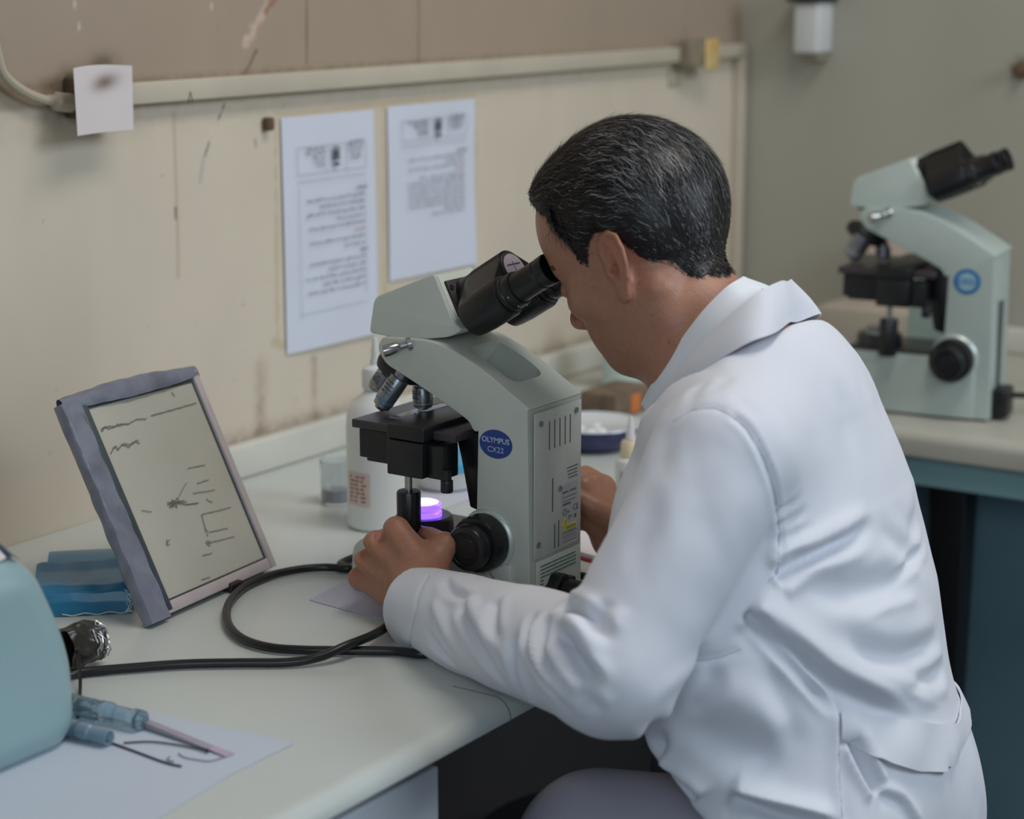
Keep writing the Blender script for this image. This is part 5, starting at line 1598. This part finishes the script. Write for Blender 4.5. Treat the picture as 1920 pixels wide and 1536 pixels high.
# ---- blue folded packet
m_bluep = mat('blue_plastic', (38, 128, 172), .35, vary=.22, scale=14, Coat_Weight=.15)
a_, b_ = OZ(100, 1158), OZ(246, 1150)
ux = (b_ - a_).normalized(); uy = Vector((-ux.y, ux.x, 0)); Lp = (b_ - a_).length
pk = thing('blue_packet', 'folded glossy blue plastic packet lying behind the framed chart by the wall', 'packet', tuple(a_))
def packf(u, v):
    w = Lp * (u * 1.25 - .25)
    prof = [(0, 0), (0.001, .012), (.004, .022), (.012, .0265), (.030, .027), (.058, .026), (.075, .030), (.085, .022), (.088, .0)]
    t = v * (len(prof) - 1); i = min(int(t), len(prof) - 2); f = t - i
    d = prof[i][0] * (1 - f) + prof[i + 1][0] * f; h = prof[i][1] * (1 - f) + prof[i + 1][1] * f
    e = min(1, (1 - u) * 12) ** .5 * min(1, u * 14 + .1) ** .5
    h = h * (.90 + .10 * e) + (.0009 * math.sin(w * 70 + t * .6) + .0004 * math.sin(w * 190 - t * 1.5)) * (1 if 0 < v < 1 else 0)
    return a_ + ux * w + uy * d * 1.1 + V(0, 0, max(h, 0) + .0008)
mb = MB().grid(packf, 70, 48)
mb.build('packet_body', m_bluep, pk, angle=1.0)
def endf(u, v):
    p = packf(1.0, u); c = a_ + ux * (Lp * 1.0) + uy * .045 + V(0, 0, .008)
    q = p.lerp(c, v); return q + ux * (.004 * math.sin(v * 9 + u * 14) * v)
MB().grid(endf, 30, 8).build('folded_end', m_bluep, pk, angle=1.0)
cr2 = MB()
for k in range(5):
    p0 = a_ + ux * (Lp * (.97 + .008 * k)) + V(0, 0, .002); pts = [p0 + V(wr.uniform(-.001, .001), wr.uniform(-.001, .001) - .0008, .0045 * j + wr.uniform(-.001, .001)) + ux * wr.uniform(-.004, .004) for j in range(6)]
    cr2.tube(pts, .0005, 5)
cr2.tube([a_ + ux * (Lp * t) + V(0, -.0016, .002 + .001 * math.sin(t * 20)) for t in np.linspace(.1, 1, 20)], .0007, 5)
cr2.build('creased_edge', mat('crease_white', (190, 214, 224), .2), pk)
pf = MB()
def flapf(u, v): return a_ + ux * (Lp * (u * 1.1 - .12)) + uy * (.095 + .10 * v) + V(0, 0, .026 + .004 * math.sin(v * PI) - .024 * v ** 2)
pf.grid(flapf, 30, 14, .0012).build('flap', mat('blue_plastic_light', (70, 148, 190), .3, vary=.1, scale=20), pk)

# ---- rounded teal instrument at the near left
m_inst = mat('instrument_teal', (146, 174, 178), .38, vary=.03, scale=6, Coat_Weight=.15)
ins = thing('lab_instrument', 'large rounded pale teal instrument cut off by the left edge of the photo', 'instrument', (.93, 1.25, TOP))
ic = OZ(143, 1402)
def inst_sdf(p):
    q = p - A3(ic.x, ic.y, TOP)
    # box with big rounding: right side leans inward towards the top
    z = q[:, 2]
    xr = q[:, 0] + .052 * smooth01(.05, .22, z) - .014
    X_ = xr + .125; Y_ = q[:, 1] - .085; Z_ = z - .082
    b = np.stack([np.abs(X_) - .095, np.abs(Y_) - .050, np.abs(Z_) - .056], 1)
    r = .034
    return np.linalg.norm(np.maximum(b, 0), axis=1) + np.minimum(b.max(1), 0) - r
IV, IQ = sdf_mesh(inst_sdf, (ic.x - .30, ic.y - .05, TOP - .02), (ic.x + .07, ic.y + .22, TOP + .22), .004)
IV = relax(IV, IQ, 1); IV[:, 2] = np.maximum(IV[:, 2], TOP + .0006)
mesh_from('housing', IV, IQ, m_inst, ins)
ib = BVHTree.FromPolygons([Vector(v) for v in IV], [tuple(int(i) for i in f) for f in IQ])
m_film = mat('dark_blue_film', (40, 62, 92), .15, vary=.5, scale=60, Coat_Weight=.6)
def filmf(u, v):
    x = ic.x - .26 + .225 * u; y = ic.y + .014 + .13 * v
    r = ib.ray_cast(Vector((x, y, TOP + .4)), Vector((0, 0, -1)))
    z = r[0].z if r[0] is not None else TOP + .12
    return V(x, y, z + .0055 + .0022 * math.sin(x * 190 + y * 70) + .0016 * math.sin(y * 260 - x * 90))
MB().grid(filmf, 60, 40, .0006).build('top_film', m_film, ins, angle=1.0)

# ---- crumpled dark foil pack and hanging lead
fp_ = OZ(168, 1256)
fo = thing('foil_pack', 'small dark crumpled foil pack with silver creases beside the teal instrument', 'foil pack', tuple(fp_))
def foilf(u, v):
    a = u * 2 * PI; x = -.028 + .040 * v
    rr = .0190 * (1 - .12 * v) * (1 + .10 * math.sin(3 * a + v * 6) + .05 * math.sin(7 * a - v * 9))
    zz = .0215 + rr * math.sin(a) * 1.1
    return fp_ + V(x * .95 + .006, .012 + rr * math.cos(a) * .8 - .004 * v, max(zz, .0008))
mb = MB().grid(foilf, 40, 26)
mb.build('foil_body', mat('olive_foil', (52, 50, 44), .3, vary=.3, scale=60), fo, angle=1.0)
def capf(u, v):
    p = foilf(u, 1.0); c = fp_ + V(.014, .012, .021); q = p.lerp(c, v); return q + V(.004 * math.sin(v * PI * .5) + .0014 * math.sin(u * 40), 0, 0)
MB().grid(capf, 40, 8).build('foil_end', mat('olive_foil', (52, 50, 44), .3), fo, angle=1.0)
sv = MB(); fr_ = random.Random(6)
for k in range(9):
    a0 = fr_.uniform(1.2, 3.6); a1 = a0 + fr_.uniform(1.0, 2.4)
    A_ = foilf(a0 / 6.28 % 1, 1.0); B_ = foilf(a1 / 6.28 % 1, 1.0)
    sv.tube([A_ + V(.001, -.001, 0), (A_ + B_) / 2 + V(.0055, -.002 + fr_.uniform(-.003, .003), fr_.uniform(-.003, .003)), B_ + V(.001, -.001, 0)], .0010, 5)
for k in range(9):
    vv = .66 + .055 * k; a0 = fr_.uniform(1.6, 3.4); sv.tube([foilf((a0 + .25 * j) / 6.28 % 1, vv + fr_.uniform(-.05, .05)) + V(0, -.001, .0004) for j in range(4)], .0008, 5)
sv.build('silver_crease', mat('silver_foil', (206, 206, 204), .3, metal=.7), fo)
b = MB().tube(catmull([OZ(135, 1180, TOP + .03), OZ(146, 1225, TOP + .022), OZ(150, 1262, TOP + .0125), OZ(150, 1300, TOP + .003), OZ(146, 1345, TOP + .002)], 8), .0016, 8)
tag(b.build('thin_lead', m_cord), 'thin black lead running down the side of the teal instrument', 'lead')

# ---- clear plastic pens and wires on the paper sheet
m_clear = mat('clear_blue_plastic', (176, 204, 220), .10, Transmission_Weight=.85, IOR=1.45)
m_clear2 = mat('frosted_blue_plastic', (170, 196, 212), .2, Transmission_Weight=.6, IOR=1.45)
zp = TOP + .0012
def penaxis(p0, p1, r): 
    a, b = OZ(*p0, zp + r), OZ(*p1, zp + r); return a, b
a, b = penaxis((128, 1318), (268, 1352), .0085)
pen = thing('plastic_pipette', 'clear blue plastic pipette holder with a pale flat stem lying on the paper sheet', 'pipette', tuple(b))
L_ = (b - a).length; ax_v = (b - a)
MB().lathe([(0, 0), (.007, .0), (.0085, .002), (.0085, L_ * .35), (.0072, L_ * .38), (.0072, L_ * .42), (.0090, L_ * .45), (.0090, L_ * .58), (.0075, L_ * .60), (.0075, L_ * .86), (.0086, L_ * .88), (.0086, L_ * .99), (.0070, L_), (.0, L_)], a, ax_v, 14).build('barrel', m_clear, pen)
s0, s1 = OZ(262, 1352, zp + .004), OZ(432, 1416, zp + .0008)
dv = (s1 - s0).normalized(); sw = Vector((-dv.y, dv.x, 0))
def stem(mb, w0, w1, h0, h1, A_, B_):
    mb.hexa([A_ - sw * w0 - V(0, 0, h0), A_ + sw * w0 - V(0, 0, h0), A_ + sw * w0 + V(0, 0, h0), A_ - sw * w0 + V(0, 0, h0), B_ - sw * w1 - V(0, 0, h1), B_ + sw * w1 - V(0, 0, h1), B_ + sw * w1 + V(0, 0, h1), B_ - sw * w1 + V(0, 0, h1)], .0004, 1); return mb
stem(MB(), .0034, .0040, .0028, .0005, s0, s0.lerp(s1, .8)).build('stem', mat('wood_grey', (166, 158, 168), .5, vary=.1, scale=40), pen)
stem(MB(), .0040, .0048, .0005, .0004, s0.lerp(s1, .8), s1).build('tip', mat('tip_pink', (188, 168, 190), .5), pen)
rb = MB()
for k in range(7):
    aa = k * .9; o_ = Vector((0, 0, math.sin(aa) * .0078)) + sw * math.cos(aa) * .0078
    rb.tube([a + o_ + ax_v * .02, a + o_ + ax_v * .40], .0007, 5)
rb.build('rib', m_clear2, pen)
a, b = penaxis((120, 1362), (205, 1384), .0075)
pen2 = thing('plastic_tube', 'short clear blue plastic tube below the pipette holder on the paper sheet', 'tube', tuple(b))
L_ = (b - a).length
MB().lathe([(0, 0), (.0074, 0), (.0074, L_ * .6), (.0062, L_ * .63), (.0062, L_), (.0052, L_), (.0052, L_ * .1), (0, L_ * .1)], a, b - a, 14).build('tube_body', m_clear2, pen2)
MB().lathe([(.0076, L_ * .3), (.0079, L_ * .31), (.0079, L_ * .36), (.0076, L_ * .37)], a, b - a, 18).build('collar', m_clear, pen2)
m_dk = mat('violet_wire', (54, 40, 78), .35)
w1 = MB().tube(catmull([OZ(195, 1388, zp + .001), OZ(250, 1408, zp + .0008), OZ(310, 1430, zp + .0008), OZ(340, 1437, zp + .0008)], 8), .0009, 6)
w1.tube(catmull([OZ(318, 1419, zp + .0008), OZ(314, 1426, zp + .001), OZ(326, 1428, zp + .0008)], 5), .0005, 5)
tag(w1.build('staining_wire', m_dk), 'dark violet wire lying lowest on the paper sheet', 'wire')
w1 = MB().tube(catmull([OZ(232, 1393, zp + .001), OZ(285, 1391, zp + .0012), OZ(340, 1398, zp + .0012), OZ(385, 1408, zp + .0010)], 8), .0008, 6)
w1.lathe([(0, -.0016), (.0016, -.001), (.0018, .001), (0, .0022)], OZ(388, 1408, zp + .0020), (1, 0, 0), 8)
tag(w1.build('looped_wire', mat('dark_wire', (50, 50, 58), .35)), 'dark curved wire with a small bead end beside the pale flat stem', 'wire')
w1 = MB().tube(catmull([OZ(335, 1412, zp + .0006), OZ(345, 1420, zp + .0006), OZ(370, 1425, zp + .0006), OZ(396, 1427, zp + .0006), OZ(434, 1415, zp + .0006)], 8), .0005, 5)
tag(w1.build('glass_slide_edge', mat('violet_edge', (128, 112, 150), .3)), 'thin violet fibre curling under the tip of the pale flat stem', 'fibre')

# ---- bottles, jars, bowl behind the microscope
m_hdpe = mat('white_plastic', (214, 216, 212), .38, Subsurface_Weight=.1)
bo = OZ(708, 985)
wb = thing('wash_bottle', 'tall white plastic bottle with nozzle behind the raised objectives', 'bottle', tuple(bo))
MB().lathe([(0, .0006), (.031, .0006), (.0335, .004), (.0335, .115), (.032, .130), (.026, .143), (.015, .152), (.012, .156), (.012, .160), (0, .160)], bo, (0, 0, 1), 40).build('bottle_body', m_hdpe, wb)
MB().lathe([(.0145, .157), (.0150, .160), (.0150, .176), (.0135, .180), (.006, .184), (.0055, .190), (0, .19)], bo, (0, 0, 1), 36, (18, .04, .158, .177)).build('screw_cap', m_hdpe, wb)
MB().lathe([(.0045, .188), (.0042, .200), (.0025, .214), (0, .215)], bo, (0, 0, 1), 20).build('nozzle', m_hdpe, wb)
def curved_label(mb, c, r, z0, z1, a0, a1, n=14):
    mb.grid(lambda u, v: V(c.x + r * math.cos(a0 + (a1 - a0) * u), c.y + r * math.sin(a0 + (a1 - a0) * u), z0 + (z1 - z0) * v), n, 2, .0003); return mb
curved_label(MB(), bo, .0339, TOP + .030, TOP + .068, math.radians(150), math.radians(205)).build('label', mat('bottle_label', (206, 186, 176), .6), wb)
lb_ = MB()
for i in range(7):
    for k in range(3):
        a_0 = math.radians(158 + 14 * k + wr.uniform(-2, 2)); curved_label(lb_, bo, .0342, TOP + .034 + .0046 * i, TOP + .0362 + .0046 * i, a_0, a_0 + math.radians(wr.uniform(5, 11)), 3)
lb_.build('label_print', mat('label_brown', (150, 112, 104), .7), wb, smooth=False)

tb = OZ(838, 912)
tub = thing('small_tub', 'small white tub with a light blue lid seen under the microscope stage', 'tub', tuple(tb))
MB().lathe([(0, .0005), (.030, .0005), (.036, .004), (.044, .022), (.045, .026), (0, .026)], tb, (0, 0, 1), 40).build('tub_body', m_hdpe, tub)
MB().lathe([(.045, .0262), (.0465, .0275), (.0465, .037), (.0445, .0385), (0, .0385)], tb, (0, 0, 1), 40).build('lid', mat('lid_blue', (84, 172, 216), .35), tub)

bk = OZ(630, 943)
gl = thing('glass_jar', 'small clear glass jar standing left of the tall white bottle', 'jar', tuple(bk))
MB().lathe([(0, .0006), (.0165, .0006), (.018, .003), (.018, .050), (.0185, .052), (.0175, .052), (.0166, .050), (.0166, .004), (0, .003)], bk, (0, 0, 1), 32).build('jar_glass', mat('jar_glass', (232, 236, 238), .04, Transmission_Weight=.92, IOR=1.4), gl)
MB().lathe([(0, .0035), (.0160, .0035), (.0160, .018), (0, .018)], bk, (0, 0, 1), 24).build('jar_liquid', mat('jar_liquid', (178, 172, 186), .1, Transmission_Weight=.3), gl)

bw = OZ(1112, 838)
bowl = thing('enamel_bowl', 'dark blue bowl with white inside holding cotton balls, behind the right hand', 'bowl', tuple(bw))
MB().lathe([(0, .0006), (.036, .0006), (.046, .004), (.056, .014), (.0605, .026), (.0615, .031)], bw, (0, 0, 1), 48).build('bowl_outside', mat('cobalt_enamel', (24, 30, 88), .25, Coat_Weight=.5), bowl)
MB().lathe([(.0620, .0312), (.0640, .0322), (.0635, .0335), (.0600, .0325), (.054, .018), (.044, .009), (0, .0065)], bw, (0, 0, 1), 48).build('bowl_inside', mat('white_enamel', (220, 226, 232), .2, Coat_Weight=.5), bowl)
m_cot = mat('cotton', (232, 236, 238), .9, bump=.4, bscale=220)
prev = None; spots = [(1108, 824), (1132, 826), (1088, 812), (1118, 806)]
clab = ['white cotton ball near the front rim of the dark blue bowl, left of another', 'white cotton ball near the front rim of the dark blue bowl, nearest the dropper bottle', 'white cotton ball in the dark blue bowl, closest to the microscope', 'white cotton ball lying deepest at the back of the dark blue bowl']
for k, (x, y) in enumerate(spots):
    c = OZ(x, y, TOP + .024); c.z = TOP + .0225
    d = c - bw; d.z = 0
    if d.length > .042: c = bw + d * (.042 / d.length); c.z = TOP + .0255
    if k == 0:
        prev = MB().lathe([(0, -.010), (.006, -.009), (.0105, -.004), (.0115, .001), (.009, .007), (.004, .0098), (0, .010)], (0, 0, 0), (.2, .1, 1), 18).build('cotton_ball', m_cot); o = prev
    else: o = prev.copy(); COL.objects.link(o)
    o.location = c; o.rotation_euler = (k, k * .7, k * 1.3); o.scale = (1, .85 + .05 * (k % 3), .8)
    tag(o, clab[k], 'cotton ball', 'cotton balls in the blue bowl')

db = OZ(1181, 928)
dr = thing('dropper_bottle', 'small dropper bottle with cream cap and pointed nozzle beside the coat front', 'bottle', tuple(db))
MB().lathe([(0, .0006), (.0165, .0006), (.0178, .003), (.0178, .037), (.0165, .043), (.011, .047), (0, .047)], db, (0, 0, 1), 36).build('bottle_body', m_hdpe, dr)
MB().lathe([(.0115, .0472), (.0120, .049), (.0112, .063), (.0095, .0665), (0, .067)], db, (0, 0, 1), 32).build('cap', mat('cream_cap', (222, 208, 174), .4), dr)
MB().lathe([(.0060, .0672), (.0050, .078), (.0026, .093), (.0022, .0955), (0, .096)], db, (0, 0, 1), 24).build('nozzle', mat('nozzle_white', (224, 218, 222), .35), dr)
curved_label(MB(), db, .0181, TOP + .006, TOP + .034, math.radians(168), math.radians(265), 20).build('label', mat('label_white', (204, 206, 206), .6), dr)
lb_ = MB()
for i in range(8):
    a_0 = 172
    while a_0 < 228:
        w = wr.uniform(4, 14); curved_label(lb_, db, .0184, TOP + .0085 + .0030 * i, TOP + .0100 + .0030 * i, math.radians(a_0), math.radians(a_0 + w), 3); a_0 += w + 3
lb_.build('label_print', mat('label_ink2', (128, 130, 134), .7), dr, smooth=False)

n0 = OZ(1090, 1030); nb = thing('notebook', 'white notepad with a red lower edge beside the right side of the microscope', 'notebook', tuple(n0), math.radians(-12))
def loc_box(lo_, hi_, bev): return MB().box(lo_, hi_, bev)
for nm, lo_, hi_, m_ in (('cover', (-.03, -.052, .0006), (.075, .062, .0032), mat('red_cover', (178, 34, 70), .4)), ('pages', (-.028, -.049, .0033), (.073, .060, .0085), mat('pad_white', (224, 220, 226), .6))):
    o = MB().box(lo_, hi_, .0006).build(nm, m_, None); o.parent = nb

c0 = OZ(1186, 780)
cb_ = thing('carton', 'blurred brown and orange carton on the worktop behind the bowl', 'carton', tuple(c0))
MB().box((c0.x - .045, c0.y, Zt), (c0.x + .055, c0.y + .06, TOP + .036), .003).build('carton_body', mat('carton_brown', (128, 108, 90), .7, vary=.4, scale=30), cb_)
MB().box((c0.x - .005, c0.y - .0012, TOP + .004), (c0.x + .02, c0.y - .0002, TOP + .031), .0003).build('orange_panel', mat('carton_orange', (206, 120, 62), .6), cb_)
c1 = OZ(1196, 765)
wb2 = thing('white_bottle', 'blurred pale bottle standing right of the brown carton under the chin', 'bottle', (c1.x + .05, c1.y + .06, TOP))
MB().lathe([(0, .0006), (.028, .0006), (.030, .003), (.030, .085), (.024, .098), (.013, .104), (.013, .110), (0, .11)], (c1.x + .10, c1.y + .085, TOP), (0, 0, 1), 32).build('bottle_body', mat('pale_aqua', (190, 206, 200), .4), wb2)
MB().lathe([(.015, .1105), (.016, .112), (.016, .126), (0, .127)], (c1.x + .10, c1.y + .085, TOP), (0, 0, 1), 28).build('screw_cap', m_hdpe, wb2)

# ---- around the second microscope
g0 = OZ(1590, 692)
def bagf(u, v):
    a = u * 2 * PI; t = v
    rx, ry, h = .085, .06, .040
    s_ = math.sin(t * PI * .5)
    k = 1 + .10 * math.sin(3 * a + t * 4) + .06 * math.sin(8 * a - 3 * t)
    return g0 + V(.02 + rx * math.cos(a) * (1 - s_ * .9) ** .5 * k, .05 + ry * math.sin(a) * (1 - s_ * .9) ** .5 * k, .0012 + h * s_ * (1 + .1 * math.sin(5 * a)))
mb = MB().grid(bagf, 60, 16)
tag(mb.build('plastic_bag', mat('milky_bag', (188, 206, 214), .3, Transmission_Weight=.15), angle=1.2), 'crumpled milky plastic bag left of the blurred microscope at right', 'bag')
m_carton = mat('beige_carton', (186, 174, 160), .7, vary=.06, scale=6)
L0 = on_x(1533, 570, 2.92)
tag(MB().box((2.92, L0[1] - .165, Zt), (3.025, L0[1], L0[2] - .002), .004).build('beige_box', m_carton), 'low beige box behind the blurred microscope stage', 'box')
L0 = on_x(1625, 440, 3.03)
tag(MB().box((3.03, L0[1] - .20, Zt), (3.075, L0[1], L0[2]), .004).build('beige_box', mat('beige_carton2', (206, 190, 178), .7)), 'tall pinkish beige box against the wall, seen between the blurred objectives', 'box')
A_, B_ = on_x(1702, 548, 2.80), on_x(1800, 640, 2.80)
ti = thing('small_instrument', 'pale instrument housing with a small blue badge behind the blurred microscope arm', 'instrument', (2.86, (A_[1] + B_[1]) / 2, TOP))
MB().box((2.80, B_[1] - .02, Zt), (2.838, A_[1], A_[2] + .03), .006).build('housing', mat('pale_teal_box', (180, 200, 196), .45), ti)
bc_ = on_x(1760, 549, 2.7995)
t = MB(); disc_on_side(t, (bc_[1], bc_[2]), .012, .010, 2.7995, .0006); t.build('badge', mat('badge_ring_blue', (30, 110, 170), .4), ti)
c = MB().tube(catmull([(2.64, .93, TOP + .03), (2.70, .90, TOP + .02), (2.76, .86, zc), (2.84, .84, zc), (2.92, .88, zc), (2.98, .82, zc)], 8), .0042, 10)
tag(c.build('power_cord', m_cord), 'short dark cord behind the blurred microscope at right', 'cord')

# ---- stools
def stool(label, cx_, cy_, h):
    stl = thing('stool', label, 'stool', (cx_, cy_, 0))
    def B(mb, n, m): return buildL(mb, n, m, stl)
    B(MB().lathe([(0, h - .040), (.15, h - .040), (.165, h - .034), (.170, h - .015), (.160, h - .004), (.10, h), (0, h)], (0, 0, 0), (0, 0, 1), 48), 'seat', m_blk)
    B(MB().lathe([(.022, .02), (.022, h * .5), (.016, h * .505), (.016, h - .0405), (.05, h - .0402)], (0, 0, 0), (0, 0, 1), 24), 'column', m_steel)
    for k in range(5):
        a = k * 2 * PI / 5 + .3
        B(MB().tube([(.02 * math.cos(a), .02 * math.sin(a), .055), (.15 * math.cos(a), .15 * math.sin(a), .045), (.215 * math.cos(a), .215 * math.sin(a), .016)], [.016, .014, .012], 10), 'leg', m_blkm)
stool('black round stool under the seated man, mostly hidden by his coat', 1.555, .66, .470)
stool('low black round stool pushed into the dark knee space under the worktop', 1.91, 1.14, .355)
